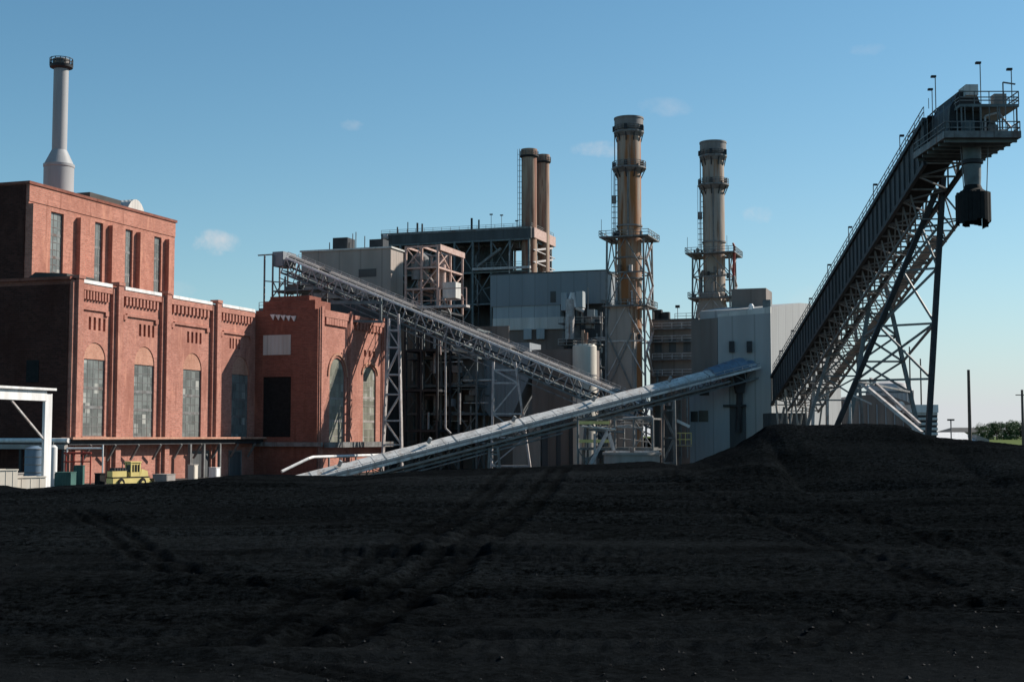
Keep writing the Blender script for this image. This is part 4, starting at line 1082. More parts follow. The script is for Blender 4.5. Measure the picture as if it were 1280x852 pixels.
for px, py, Y, x in ((1225, 80, 142, None), (1264, 88, 141, None), (1165, 113, 156, None), (1169, 97, 150, None)):
    top = at(px, py, Y); bot = V3((top.x, top.y, UZ if px > 1200 else zline(min(Y, 156)) + HG))
    l = MB().bar(bot, top, .1).build('lamp', 'steel', K3)
    MB().box(top - V3((.2, 0, -.1)), V3((.27, 0, 0)), V3((0, .2, 0)), ZZ * .11).build('lamp_head', 'dark_steel', l)
for i in range(9):
    x = PX0 + .5 + i * .85; MB().bar(V3((x, PY0 + .3, PZ + .1)), V3((x, PY0 + .3, UZ - .31)), .09).build('stanchion', 'steel', K3)
for i in range(5):
    y = PY0 + 1 + i * 1.9; MB().bar(V3((PX0 + .2, y, PZ + .1)), V3((PX0 + .2, y, PZ + 3.2 if i else UZ)), .09).build('stanchion', 'steel', K3)
MB().tube(V3((50.6, 143.2, PZ + 1.4)), V3((51.5, 143.2, PZ + 1.4)), .55, 14).build('gearbox', 'teal_steel', K3)
MB().path([V3((49.8, 141.2, PZ + .1)), V3((49.8, 141.2, PZ + 2.2)), V3((51.2, 141.2, PZ + 2.6)), V3((52.6, 141.4, PZ + 1.0))], .12).build('hose', 'pale_steel', K3)
MB().wbox(47.6, 48.6, 140.9, 141.8, PZ + .1, PZ + 1.7).build('control_cabinet', 'teal_steel', K3)
MB().bar(V3((51.7, 141.0, UZ)), V3((51.7, 141.0, UZ + 2.4)), .14).bar(V3((51.7, 141.0, UZ + 2.4)), V3((53.0, 141.0, UZ + 2.2)), .14).build('davit', 'steel', K3)
MB().lathe(V3((48.6, 145, 0)), [(0, UZ), (1.1, UZ + .01), (1.1, UZ + .9), (.7, UZ + 1.6), (0, UZ + 1.7)], 18).build('motor', 'steel', K3)
# telescopic chute and rubber skirt
cc = at(1215, 200, 143.5); cx, cy = cc.x, cc.y
def zc_(py): return at(1215, py, 143.5).z
cw = 143.5 / F
MB().lathe(cc, [(11.5 * cw, PZ - .3), (10.5 * cw, zc_(222)), (9.5 * cw, zc_(238))], 24).build('chute_tube', 'teal_steel', K3)
MB().lathe(cc, [(9 * cw, zc_(207)), (13.5 * cw, zc_(205)), (13.5 * cw, zc_(201)), (9 * cw, zc_(199))], 24).build('chute_collar', 'dark_steel', K3)
sk = MB(); n = 26; rr = 21.5 * cw
sk.lathe(cc, [(9.6 * cw, zc_(231)), (12 * cw, zc_(237)), (rr * .97, zc_(243)), (rr * .97, zc_(246))], n)
for i in range(n):
    a = 2 * math.pi * i / n; a2 = 2 * math.pi * (i + .96) / n; rj = rr * random.uniform(.95, 1.02); zb = zc_(283 - random.uniform(0, 7))
    p, q_ = [V3((cx + rj * math.cos(x), cy + rj * math.sin(x), 0)) for x in (a, a2)]
    zt2 = zc_(240 + random.uniform(0, 3))
    sk.prism([p + ZZ * zt2, q_ + ZZ * zt2, q_ + ZZ * (zb + random.uniform(-.15, .15)), p + ZZ * zb], V3((-.06 * math.cos(a), -.06 * math.sin(a), 0)))
sk.build('rubber_skirt', 'black', K3)
for k in (1, -1): MB().tube(V3((cx + k * 1.5, cy - .8, PZ)), V3((cx + k * 1.2, cy - .8, zc_(243))), .05, 6).build('cable', 'steel', K3)
# trestle: near bent (two dark legs, X bracing) and rear bent
def trestle(Y, tl, bl, tr, br, lv, w, m, bm='steel', w2=.28, dy=0.0):
    a0, a1, b0, b1 = at(*tl, Y), at(*bl, Y + dy), at(*tr, Y), at(*br, Y)
    for p, q_ in ((a0, a1), (b0, b1)):
        d = (q_ - p) / (q_.z - p.z); e = p + d * (0 - p.z)
        MB().bar(p, e, w, w, V3((0, 1, 0))).build('leg', m, K3)
    pts = []
    b_ = MB()
    for y in lv:
        fa = (y - tl[1]) / (bl[1] - tl[1]); fb = (y - tr[1]) / (br[1] - tr[1])
        pa, pb = a0.lerp(a1, fa), b0.lerp(b1, fb); pts.append((pa, pb)); b_.bar(pa, pb, w2)
    for (p0, q0), (p1, q1) in zip(pts, pts[1:]): b_.bar(p0, q1, w2); b_.bar(q0 + V3((0, .3, 0)), p1 + V3((0, .3, 0)), w2)
    b_.build('leg_bracing', bm, K3)
    return pts
pn = trestle(157, (1172, 236), (1047, 530), (1179, 222), (1160, 548), (282, 336, 405, 474), .58, 'dark_steel', 'steel', .24, dy=8)
pr = trestle(186, (1088, 372), (1062, 530), (1106, 352), (1150, 545), (392, 420, 452, 490), .5, 'teal_steel', 'steel', .26)
MB().bar(at(1074, 476, 168), at(1152, 541, 158), .42).bar(at(1088, 473, 172), at(1150, 530, 160), .3).build('tie_strut', 'pale_steel', K3)
MB().bar(pn[1][0], pr[0][1], .25).bar(pn[2][0], pr[1][0], .25).bar(pn[3][0], pr[3][1], .25).bar(pn[2][1], pr[2][1], .25).build('tie_strut', 'steel', K3)
trestle(222, (1018, 440), (1016, 530), (1034, 425), (1034, 530), (452, 480, 505), .45, 'pale_steel', 'steel', .22)
trestle(205, (1046, 412), (1010, 530), (1068, 392), (1078, 530), (432, 470, 500), .4, 'steel', 'steel', .22)
MB().bar(at(1062, 492, 180), at(1064, 545, 180), .3).bar(at(1062, 492, 180), at(1090, 505, 180), .2).build('tie_strut', 'pale_steel', K3)
# ================================================================== BOILER PLANT
def fpx(px, u): return fu(px, 400, u)[0]
def zpx(px, py, u): return fu(px, py, u)[1]
# tan machine house over the conveyor
u = 95
MH = thing('machine_house', 'tan clad machine house with flat roof above the sloping lattice conveyor', 'building', P(u + 6, fpx(450, u), 0))
v0, v1 = fpx(376, u), fpx(488, u); z1 = zpx(488, 310, u); zb = zpx(440, 372, u)
v1b = fpx(488, u)
ue = fv(504, 330, v1)[0]
MB().fbox(u, ue, v0, v1, zb, z1).build('wall', 'siding_tan', MH)
MB().fbox(u - .3, ue + .3, v0 - .3, v1 + .3, z1, z1 + .35).build('roof', 'siding_pale', MH)
MB().fbox(u - .06, u - .005, fpx(448, u), fpx(470, u), zpx(460, 346, u), zpx(460, 336, u)).build('window', 'glass_dark', MH)
q_ = MB().fbox(u + 3, u + 7, fpx(415, u + 3), fpx(433, u + 3), z1 + .35, zpx(424, 297, u + 3)); q_.build('roof_fan_house', 'dark_steel', MH)
MB().fbox(u + 3, u + 6, fpx(461, u + 3), fpx(478, u + 3), z1 + .35, zpx(468, 299, u + 3)).build('roof_housing', 'dark_steel', MH)
for a, y in ((441, 292), (445, 290), (456, 295), (412, 303), (437, 303)):
    v, z = fu(a, y, u + 4); MB().tube(P(u + 4, v, z1 + .3), P(u + 4, v, z), .11, 6).build('vent_pipe', 'steel', MH)
# wall below it, dark
MB().fbox(u + .5, ue - .5, v0 + 4, v1 - .5, 0, zb).build('base_wall', 'siding_dark', MH)

# open boiler frame with deep roof
u = 168
BF = thing('boiler_frame', 'dark open steel boiler structure with deep roof beam and pipes', 'structure', P(u + 10, fpx(570, u), 0))
v0, v1 = fpx(476, u), fpx(664, u); zr = zpx(664, 283, u); zl = zpx(664, 297, u)
ue = fv(692, 300, v1)[0]
MB().fbox(u - .2, ue, v0, v1, zl, zr).build('roof_slab', 'siding_dark', BF)
MB().fbox(u + 1, ue + .02, v1 + .02, v1 + .6, zl + .2, zr - .1).build('roof_fascia', 'salmon_steel', BF)
MB().fbox(u - .35, u - .21, v0, v1, zr - .5, zr + .1).build('roof_edge', 'steel', BF)
steel_frame(BF, u, ue - .6, v0 + .5, v1 - .6, 0, zl, 3, 8, 7, .5, 'teal_steel', floors=True)
MB().fbox(u + 9, u + 9.3, v0 + 1, v1 - 8, 0, zl - .5).build('inner_wall', 'siding_dark', BF)
# boiler casings, ducts and pipes inside the frame
rnd = random.Random(21)
for k in range(26):
    v = rnd.uniform(v0 + 2, v1 - 4); z = rnd.uniform(14, zl - 4); w = rnd.uniform(1.0, 3.2); h = rnd.uniform(1.2, 4)
    MB().fbox(u + .6 + rnd.random() * 2, u + 4 + rnd.random() * 3, v, v + w, z, z + h).build('duct', rnd.choice(['teal_steel', 'siding_dark', 'steel', 'siding_brown', 'dark_steel']), BF)
for k in range(22):
    v = rnd.uniform(v0 + 2, v1 - 3); z = rnd.uniform(12, zl - 6); uu = u - .6 + rnd.random() * 1.5
    if k % 2: MB().path([P(uu, v, z), P(uu, v, z + rnd.uniform(3, 10)), P(uu + 4, v + .2, z + 11)], rnd.uniform(.14, .35)).build('pipe', rnd.choice(['steel', 'pale_steel', 'dark_steel', 'steel']), BF)
    else: MB().path([P(uu, v, z), P(uu, min(v1 - 1, v + rnd.uniform(4, 12)), z + rnd.uniform(0, 2))], rnd.uniform(.12, .3)).build('pipe', rnd.choice(['steel', 'dark_steel', 'teal_steel']), BF)
MB().bar(P(u - 1, fpx(598, u), zpx(598, 334, u)), P(u - 1, fpx(628, u), zpx(628, 311, u)), .9, .6).build('conveyor_leg', 'steel', BF)
MB().fbox(u - 1.2, u - .2, fpx(592, u), fpx(664, u), zpx(630, 337, u), zpx(630, 334, u)).build('platform', 'pale_steel', BF)
railing(MB(), [P(u - 1.15, fpx(592, u), zpx(630, 334, u)), P(u - 1.15, fpx(664, u), zpx(630, 334, u))], 1.2, .05, 2).build('railing', 'steel', BF)
# roof pipes and masts
for a, y, r in ((495, 283, .2), (508, 277, .14), (520, 278, .28), (526, 279, .24), (588, 272, .3), (597, 274, .22)):
    v, z = fu(a, y, u - .6); MB().tube(P(u + .4, v, zr - .1 if a < 580 else 20), P(u + .4, v, z), r, 10).build('vent_pipe', 'dark_steel', BF)
for a, y in ((614, 268), (627, 269), (646, 276)):
    v, z = fu(a, y, u + 2); l = MB().bar(P(u + 2, v, zr), P(u + 2, v, z), .1).build('roof_lamp', 'steel', BF)
    MB().box(P(u + 2, v, z), D1 * .2, N1 * .4, ZZ * .15).build('lamp_head', 'dark_steel', l)
railing(MB(), [P(u, v0, zr), P(u, v1, zr), P(ue, v1, zr)], 1.0, .04, 2.4).build('roof_railing', 'steel', BF)
v, z = fu(481, 297, u - .4); MB().tube(P(u - 1.2, v, z), P(u - 1.2, v + 1.2, z), .7, 12).build('fan', 'pale_steel', BF)
# stair tower of the right end, sunlit
rs_ = MB()
for k in range(5):
    z = zl - 3 - k * 3.2; rs_.bar(P(u + 2, v1 + .3, z), P(ue - 2, v1 + .3, z + 2.6), .3, .5); rs_.bar(P(u + 1, v1 + .3, z), P(ue, v1 + .3, z), .25)
rs_.build('stair', 'pale_steel', BF)

# sunlit steel platform tower in front of it
u = 92
PT = thing('platform_tower', 'salmon painted open steel tower holding sunlit vessels beside the conveyor', 'structure', P(u + 4, fpx(560, u), 0))
v0, v1 = fpx(507, u), fpx(547, u)
uE = fv(578, 320, v1)[0]; z1 = zpx(545, 306, u)
zq = zpx(545, 386, u)
steel_frame(PT, u, uE, v0, v1, zq, z1, 2, 2, 3, .42, 'salmon_steel', floors=True, fm='steel')
steel_frame(PT, u, uE, v0, v1, 0, zq - .01, 2, 2, 4, .42, 'dark_steel', floors=True, fm='dark_steel', brace=False)
MB().fbox(u, uE, v1 + .22, v1 + .6, z1 - 1.1, z1 + .1).build('fascia', 'salmon_steel', PT)
for i, (a, ya, yb, r) in enumerate(((552, 330, 360, 1.3), (560, 326, 362, .9), (525, 322, 350, 1.8))):
    uu = u + 5 if i < 2 else u + 2; c = P(uu, fpx(a, uu) if i == 2 else v1 - 2 + i * .9, 0)
    MB().lathe(c, [(0, zpx(a, yb, uu)), (r, zpx(a, yb, uu)), (r, zpx(a, ya, uu)), (r * .5, zpx(a, ya, uu) + .8), (0, zpx(a, ya, uu) + .8)], 20).build('vessel', 'salmon_steel' if i < 2 else 'steel', PT)
for k in range(12):
    v = rnd.uniform(v0, v1 - 1); z = rnd.uniform(24, z1 - 2)
    MB().path([P(u + .5, v, z), P(u + .5, v + rnd.uniform(1, 4), z), P(u + .5, v + 2, z + rnd.uniform(-4, 4))], rnd.uniform(.12, .3)).build('pipe', rnd.choice(['steel', 'dark_steel', 'salmon_steel']), PT)
MB().fbox(u - 2.5, u - .3, fpx(522, u), fpx(588, u), zpx(550, 386, u), zpx(550, 383, u)).build('platform', 'pale_steel', PT)
railing(MB(), [P(u - 2.4, fpx(522, u), zpx(550, 383, u)), P(u - 2.4, fpx(588, u), zpx(550, 383, u))], 3.4, .09, 4, rails=(1.0, .3)).build('railing', 'salmon_steel', PT)
MB().fbox(u + 1, u + 4, v1 + .7, v1 + 3.6, zpx(580, 371, u), zpx(580, 351, u)).build('cabin', 'siding_pale', PT)

# twin flues rising from the frame
def flue(name, px, Y, topy, roty, half, m, label):
    c = at(px, 300, Y); k = Y / F; z = lambda y: at(px, y, Y).z
    r = thing(name, label, 'smokestack', V3((c.x, c.y, 0)), 'twin flues')
    MB().lathe(c, [(half * k * 1.02, 0), (half * k, z(topy + 12))], 28).build('shaft', m, r)
    MB().lathe(c, [(half * k, z(topy + 12)), (half * k * 1.07, z(topy + 8)), (half * k * 1.07, z(topy)), (half * k * 1.0, z(topy)), (half * k * .98, z(topy + 8))], 28).build('lip', 'stack_brown', r)
    MB().lathe(c, [(half * k, z(topy + 11)), (half * k * 1.25, z(topy + 9)), (half * k * 1.25, z(topy + 8)), (half * k, z(topy + 8))], 28).build('platform', 'dark_steel', r)
    railing(MB(), ring_pts(c, half * k * 1.22, z(topy + 8)), 1.1, .05, 9, True).build('railing', 'steel', r)
    q0 = V3((c.x - half * k * 1.25, c.y - .6, z(310))); q1 = V3((c.x - half * k * 1.25, c.y - .6, z(topy)))
    l = ladder(MB(), q0, q1, V3((0, 1, 0)), .8, .07)
    n = int((q1 - q0).length / 1.4)
    for i in range(n):
        p = q0.lerp(q1, i / n); l.bar(p, p + V3((half * k * .26, 0, 0)), .1); l.bar(p + V3((-.55, -.3, 0)), p + V3((-.55, .3, 0)), .08); l.bar(p, p + V3((-.55, 0, 0)), .08)
    l.bar(q0 + V3((-.55, 0, 0)), q1 + V3((-.55, 0, 0)), .08)
    l.build('ladder', 'steel', r)
flue('smokestack', 661.5, 357, 187, 0, 9.6, 'stack_brown', 'taller front flue of the twin pair with a caged ladder')
flue('smokestack', 679, 366, 194, 0, 8.0, 'stack_brown', 'shorter rear flue of the twin pair beside the frame edge')

# grey clad building in the middle
u = 150
CB = thing('clad_building', 'slate blue clad block with paler bands and brown foot between flues and stack', 'building', P(u + 8, fpx(690, u), 0))
v0, v1 = fpx(613, u), fpx(758, u)
za, zb_, zc2, zd = [zpx(690, y, u) for y in (341, 381, 396, 411)]
MB().fbox(u, u + 16, v0, v1, zb_, za).build('upper_wall', 'siding_blue', CB)
MB().fbox(u - .1, u + 16.1, v0 - .1, v1 + .1, za, za + .3).build('roof', 'siding_dark', CB)
MB().fbox(u + .25, u + 15, v0 + .6, fpx(700, u), zc2, zb_ - .003).build('middle_band', 'siding_mid', CB)
MB().fbox(u + .05, u + 15, v0 + .6, fpx(704, u), zd, zc2 - .003).build('lower_band', 'siding_pale', CB)
MB().fbox(u + 3, u + 15, fpx(704, u) + .1, v1 - .3, 0, zb_ - .003).build('recess_wall', 'siding_dark', CB)
MB().fbox(u + .6, u + 15, v0 + .6, fpx(704, u), 0, zd - .003).build('base_wall', 'siding_brown', CB)
MB().fbox(u - .06, u - .003, fpx(688, u), fpx(695, u), zpx(690, 378, u), zpx(690, 364, u)).build('door', 'glass_dark', CB)
for a in (655, 671):
    MB().fbox(u - .5, u + .04, fpx(a, u), fpx(a + 10, u), zpx(660, 424, u), zpx(660, 411, u) - .01).build('louvre', 'siding_mid', CB)
for x0, y0, x1, y1 in ((655, 440, 700, 466), (672, 470, 720, 500)):
    MB().fbox(u + .3, u + .59, fpx(x0, u), fpx(x1, u), zpx(x0, y1, u), zpx(x0, y0, u)).build('panel', 'siding_dark', CB)
uu = 146
for k in range(34):
    a = rnd.uniform(700, 752); y = rnd.uniform(395, 520); v = fpx(a, uu); zz0 = zpx(a, y, uu)
    if k % 3 == 0: MB().path([P(uu, v, zz0), P(uu, v, zz0 + rnd.uniform(3, 8))], rnd.uniform(.15, .45)).build('pipe', rnd.choice(['pale_steel', 'steel', 'concrete', 'siding_mid']), CB)
    elif k % 3 == 1: MB().path([P(uu - .6, v, zz0), P(uu - .6, v + rnd.uniform(2, 7), zz0)], rnd.uniform(.12, .3)).build('pipe', rnd.choice(['pale_steel', 'steel', 'white']), CB)
    else: MB().fbox(uu - .5, uu + 2.5, v, v + rnd.uniform(1.2, 3.2), zz0, zz0 + rnd.uniform(1.2, 3)).build('equipment', rnd.choice(['siding_tan', 'concrete', 'siding_mid', 'steel']), CB)
for y in (405, 432, 460):
    MB().fbox(uu - 1.6, uu + 2, fpx(700, uu), fpx(752, uu), zpx(720, y, uu), zpx(720, y, uu) + .3).build('platform', 'steel', CB)
    railing(MB(), [P(uu - 1.55, fpx(700, uu), zpx(720, y, uu) + .3), P(uu - 1.55, fpx(752, uu), zpx(720, y, uu) + .3)], 1.3, .06, 2).build('railing', 'pale_steel', CB)
# exhaust elbow duct in front of it
u = 142
ED = thing('exhaust_duct', 'pale bent exhaust duct standing on the slate clad block', 'duct', P(u, fpx(712, u), 30))
MB().path([P(u, fpx(712, u), zpx(712, 424, u)), P(u, fpx(713, u), zpx(713, 374, u))], 1.1, 14).build('riser', 'pale_steel', ED)
MB().path([P(u, fpx(713, u), zpx(713, 374, u)), P(u, fpx(716, u), zpx(716, 366, u)), P(u, fpx(720, u), zpx(720, 384, u)), P(u + 1, fpx(728, u), zpx(728, 388, u))], .55, 10).build('elbow', 'white', ED)
MB().fbox(u - .5, u + 2, fpx(702, u), fpx(709, u), zpx(705, 388, u), zpx(705, 366, u)).build('duct_box', 'siding_mid', ED)
MB().fbox(u - .5, u + 2, fpx(721, u), fpx(729, u), zpx(725, 384, u), zpx(725, 364, u)).build('duct_box', 'siding_mid', ED)
# cream silo lit from the right
c = at(731, 500, 282); z = lambda y: at(731, y, 282).z; k = 282 / F
CS = thing('cream_silo', 'cream sunlit cylindrical silo behind the two conveyors', 'silo', V3((c.x, c.y, 0)))
MB().lathe(c, [(15 * k, 0), (15 * k, z(433)), (13 * k, z(430)), (0, z(429))], 32).build('shell', 'cream', CS)
MB().lathe(c, [(15.05 * k, z(470)), (15.3 * k, z(470)), (15.3 * k, z(468)), (15.05 * k, z(468))], 32).build('band', 'concrete', CS)
for dx, y in ((0, 413), (4, 416)):
    q_ = at(729 + dx, 440, 281); MB().tube(V3((q_.x, q_.y, z(432))), V3((q_.x, q_.y, z(y))), .35, 12).build('vent_pipe', 'stack_brown', CS)
railing(MB(), ring_pts(c, 14.5 * k, z(432), 14), 1.1, .05, 9, True).build('railing', 'steel', CS)

# coal bunker hopper and dark plant under the conveyors
u = 106
HB = thing('coal_bunker', 'large dark grey bunker tapering to a hopper behind the lattice bent', 'bunker', P(u + 4, fpx(620, u), 0))
y_ = lambda a, y: P(u, fpx(a, u), zpx(a, y, u))
MB().prism([y_(572, 428), y_(662, 428), y_(662, 470), y_(640, 520), y_(612, 520), y_(572, 462)], D1 * 8).build('hopper', 'siding_blue', HB)
MB().fbox(u + 1, u + 7, fpx(612, u), fpx(640, u), 0, zpx(625, 521, u)).build('base_wall', 'siding_brown', HB)
MB().fbox(u + .2, u + 7, fpx(640, u) + .1, fpx(675, u), 0, zpx(655, 534, u)).build('annex_wall', 'siding_tan', HB)
MB().fbox(u + .5, u + 9, fpx(664, u), fpx(735, u), zpx(700, 520, u), zpx(700, 436, u)).build('upper_wall', 'siding_brown', HB)
MB().fbox(u + .5, u + 7, fpx(676, u), fpx(735, u), 0, zpx(700, 520, u) - .003).build('annex_wall', 'siding_dark', HB)
for a in (684, 700, 716): MB().fbox(u + .3, u + .49, fpx(a, u), fpx(a + 10, u), .5, zpx(700, 535, u)).build('door', 'siding_brown', HB)
# dark basement frame to the left of it
u = 100
DF = thing('bunker_frame', 'dark shaded steel frame full of pipes below the lattice conveyor', 'structure', P(u + 4, fpx(540, u), 0))
v0, v1 = fpx(508, u), fpx(596, u)
steel_frame(DF, u, u + 9, v0, v1, 0, zpx(540, 412, u), 2, 4, 5, .4, 'teal_steel', floors=True, fm='steel')
MB().fbox(u + 9.2, u + 9.5, v0 - 8, v1 + 4, 0, zpx(540, 405, u)).build('back_wall', 'siding_brown', DF)
for k in range(54):
    v = rnd.uniform(v0 - 1, v1 - 2); z = rnd.uniform(3, 27); uu = u - .8 + rnd.random() * 6
    if k % 3 == 0: MB().path([P(uu, v, z), P(uu, v + rnd.uniform(3, 8), z)], rnd.uniform(.1, .25)).build('pipe', rnd.choice(['steel', 'pale_steel', 'teal_steel', 'cover']), DF)
    elif k % 3 == 1: MB().path([P(uu, v, z), P(uu, v, z + rnd.uniform(3, 9))], rnd.uniform(.1, .28)).build('pipe', rnd.choice(['steel', 'pale_steel', 'teal_steel']), DF)
    else: MB().fbox(uu, uu + 2, v, v + rnd.uniform(1, 2.6), z, z + rnd.uniform(1, 2.5)).build('equipment', rnd.choice(['siding_tan', 'siding_blue', 'steel', 'concrete']), DF)
c_ = at(557, 420, 262); d_ = at(557, 535, 262)
MB().path([c_, d_, d_ + V3((1, 0, -1))], .18).build('pipe', 'pale_steel', DF)
for (x0, y0, x1, y1) in ((575, 491, 575, 530),):
    MB().path([at(x0, y0, 264), at(x1, y1, 264)], .15).build('pipe', 'pale_steel', DF)
MB().bar(at(567, 436, 262), at(585, 440, 262), .8, .5).build('light_canopy', 'white', DF)

# ------------------------------------------------------------------ two big stacks with frame towers
def big_stack(px, Y, half, tops, frame_px, label, m, casing):
    k = Y / F; z = lambda y: at(px, y, Y).z; c = at(px, 400, Y)
    t0, r1, r2, pf, low = tops
    r = thing('smokestack', label, 'smokestack', V3((c.x, c.y, 0)))
    MB().lathe(c, [(half * 1.02 * k, 0), (half * k, z(r1))], 36).build('shaft', m, r)
    MB().lathe(c, [(half * k * 1.0, z(r1)), (half * 1.22 * k, z(r1 - 5)), (half * 1.22 * k, z(t0 + 2)), (half * 1.26 * k, z(t0 + 2)), (half * 1.26 * k, z(t0)), (half * 1.1 * k, z(t0)), (half * 1.08 * k, z(r1))], 36).build('lip', 'stack_lip', r)
    for i, y in enumerate((r1, r2)):
        pr_ = 1.28 if i == 0 else 1.44
        MB().lathe(c, [(half * k * 1.0, z(y + 6)), (half * k * pr_, z(y + 1)), (half * k * pr_, z(y - 1)), (half * k * 1.0, z(y - 1))], 36).build('ring_platform', 'steel', r)
        railing(MB(), ring_pts(c, half * k * (pr_ - .03), z(y - 1), 20), 1.3, .055, 9, True, (1.0, .66, .33)).build('railing', 'steel', r)
        br_ = MB()
        for j in range(10):
            a = 2 * math.pi * j / 10; d = V3((math.cos(a), math.sin(a), 0)); q_ = V3((c.x, c.y, 0))
            br_ = MB(); br_.bar(q_ + d * (half * k) + ZZ * z(y + 12), q_ + d * (half * k * (pr_ - .08)) + ZZ * z(y + 1), .22)
            br_.build('bracket', 'dark_steel', r)
            if j % 2: MB().box(q_ + d * (half * k * 1.25) + ZZ * (z(y - 1) + .62), V3((.35, 0, 0)), V3((0, .35, 0)), ZZ * .6).build('floodlight', 'dark_steel', r)
    # ladder, conduit and strakes on the shaft
    ladder(MB(), V3((c.x - half * k * 1.22, c.y - .4, z(pf))), V3((c.x - half * k * 1.22, c.y - .4, z(r1))), V3((0, 1, 0)), .7, .07).build('ladder', 'steel', r)
    lc = MB()
    for i in range(14):
        y = pf + (r2 - pf) * i / 13; lc.bar(V3((c.x - half * k * 1.24, c.y - .4, z(y))), V3((c.x - half * k * .98, c.y - .4, z(y))), .12)
        if i < 9: lc.tube(V3((c.x - half * k * 1.35, c.y - .4, z(y) - .04)), V3((c.x - half * k * 1.35, c.y - .4, z(y) + .04)), .42, 10)
    lc.box(V3((c.x - half * k * 1.3, c.y - .5, z(pf - 50))), V3((.5, 0, 0)), V3((0, .5, 0)), ZZ * .9)
    for dx in (-.42, 0): lc.bar(V3((c.x - half * k * 1.35 + dx, c.y - .42, z(pf))), V3((c.x - half * k * 1.35 + dx, c.y - .42, z(r2))), .08)
    lc.build('ladder_cage', 'steel', r)
    MB().bar(V3((c.x - .2 * half * k, c.y - half * k * 1.02, z(pf))), V3((c.x - .2 * half * k, c.y - half * k * 1.02, z(r2))), .3).build('conduit', 'steel', r)
    for y in (pf - 18, pf + 22, pf + 48):
        MB().lathe(c, [(half * k * 1.0, z(y + 2)), (half * k * 1.1, z(y + 2)), (half * k * 1.1, z(y)), (half * k * 1.0, z(y))], 36).build('flange', 'stack_lip', r)
    # steel tower round the foot of the stack
    u_, v_ = uv(c); hw_ = (frame_px[1] - frame_px[0]) / 2 * k * .8
    T = thing('stack_tower', 'braced steel access tower round the foot of the ' + label.split(' with')[0], 'tower', V3((c.x, c.y, 0)))
    T.location.x += 0
    zt = z(pf); nl_ = 5
    for i in (-1, 1):
        for j in (-1, 1):
            MB().bar(P(u_ + i * hw_ * 1.12, v_ + j * hw_ * 1.12, 0), P(u_ + i * hw_, v_ + j * hw_, zt), .4).build('leg', 'steel', T)
    zz_ = [z(y) for y in (low, low - (low - pf) * .25, low - (low - pf) * .5, low - (low - pf) * .75, pf)]
    for a, b in zip(zz_, zz_[1:]):
        q_ = MB()
        for s in (-1, 1):
            e = (lambda w, zz0, s=s: P(u_ + s * hw_, v_ + w * hw_, zz0)); g_ = (lambda w, zz0, s=s: P(u_ + w * hw_, v_ + s * hw_, zz0))
            for f_ in (e, g_):
                q_.bar(f_(-1, b), f_(1, b), .3); q_.bar(f_(-1, a), f_(0, b), .22); q_.bar(f_(1, a), f_(0, b), .22)
        q_.build('bracing', 'pale_steel' if a < zz_[2] else 'steel', T)
    pw_ = hw_ * 1.35
    for z_, s_ in ((zt, 1.0), (zz_[2], .92)):
        pl_ = MB(); hole = half * k * 1.1
        a = pw_ * s_
        pl_.fbox(u_ - a, u_ - hole, v_ - a, v_ + a, z_, z_ + .3).fbox(u_ + hole, u_ + a, v_ - a, v_ + a, z_, z_ + .3)
        pl_.fbox(u_ - hole, u_ + hole, v_ - a, v_ - hole, z_, z_ + .3).fbox(u_ - hole, u_ + hole, v_ + hole, v_ + a, z_, z_ + .3)
        pl_.build('platform', 'steel', T)
        railing(MB(), [P(u_ - a, v_ - a, z_ + .3), P(u_ + a, v_ - a, z_ + .3), P(u_ + a, v_ + a, z_ + .3), P(u_ - a, v_ + a, z_ + .3)], 1.25, .06, 1.5, True).build('railing', 'steel', T)
    rr_ = random.Random(int(px))
    for j in range(9):
        a0 = rr_.uniform(0, 6.28); rr2 = half * k * rr_.uniform(1.12, 1.5); zz1 = z(low) + rr_.uniform(0, .6) * (zt - z(low)); zz2 = zz1 + rr_.uniform(.2, .4) * (zt - z(low))
        q_ = V3((c.x + rr2 * math.cos(a0), c.y + rr2 * math.sin(a0), 0)); MB().path([q_ + ZZ * zz1, q_ + ZZ * zz2, V3((c.x, c.y, zz2 + 1))], rr_.uniform(.15, .45)).build('pipe', rr_.choice(['steel', 'pale_steel', 'concrete', 'stack_brown']), T)
    for j in range(26):
        z_ = rr_.choice([zt, zz_[2], zz_[3], zz_[1]]) + .3; a, b = rr_.uniform(-.95, .95), rr_.choice([-.85, .85, -.75])
        w_ = rr_.uniform(.3, .8)
        MB().box(P(u_ + hw_ * b, v_ + hw_ * a, z_ + w_), D1 * w_ * .6, N1 * w_ * .5, ZZ * w_).build('equipment', rr_.choice(['steel', 'siding_brown', 'pale_steel', 'dark_steel']), T)
    st = MB()
    for j in range(6):
        z0_ = z(low) + (zt - z(low)) * j / 6; z1_ = z(low) + (zt - z(low)) * (j + 1) / 6; f_ = 1 if j % 2 else -1
        st.bar(P(u_ - f_ * hw_ * .8, v_ + hw_ * 1.1, z0_), P(u_ + f_ * hw_ * .8, v_ + hw_ * 1.1, z1_), .5, .2)
    st.build('stair', 'pale_steel', T)
    for a in (-.9, -.4, .7):
        q_ = P(u_ - pw_, v_ + a * pw_, zt); MB().bar(q_, q_ + ZZ * 4.2, .09).build('lamp', 'steel', T)
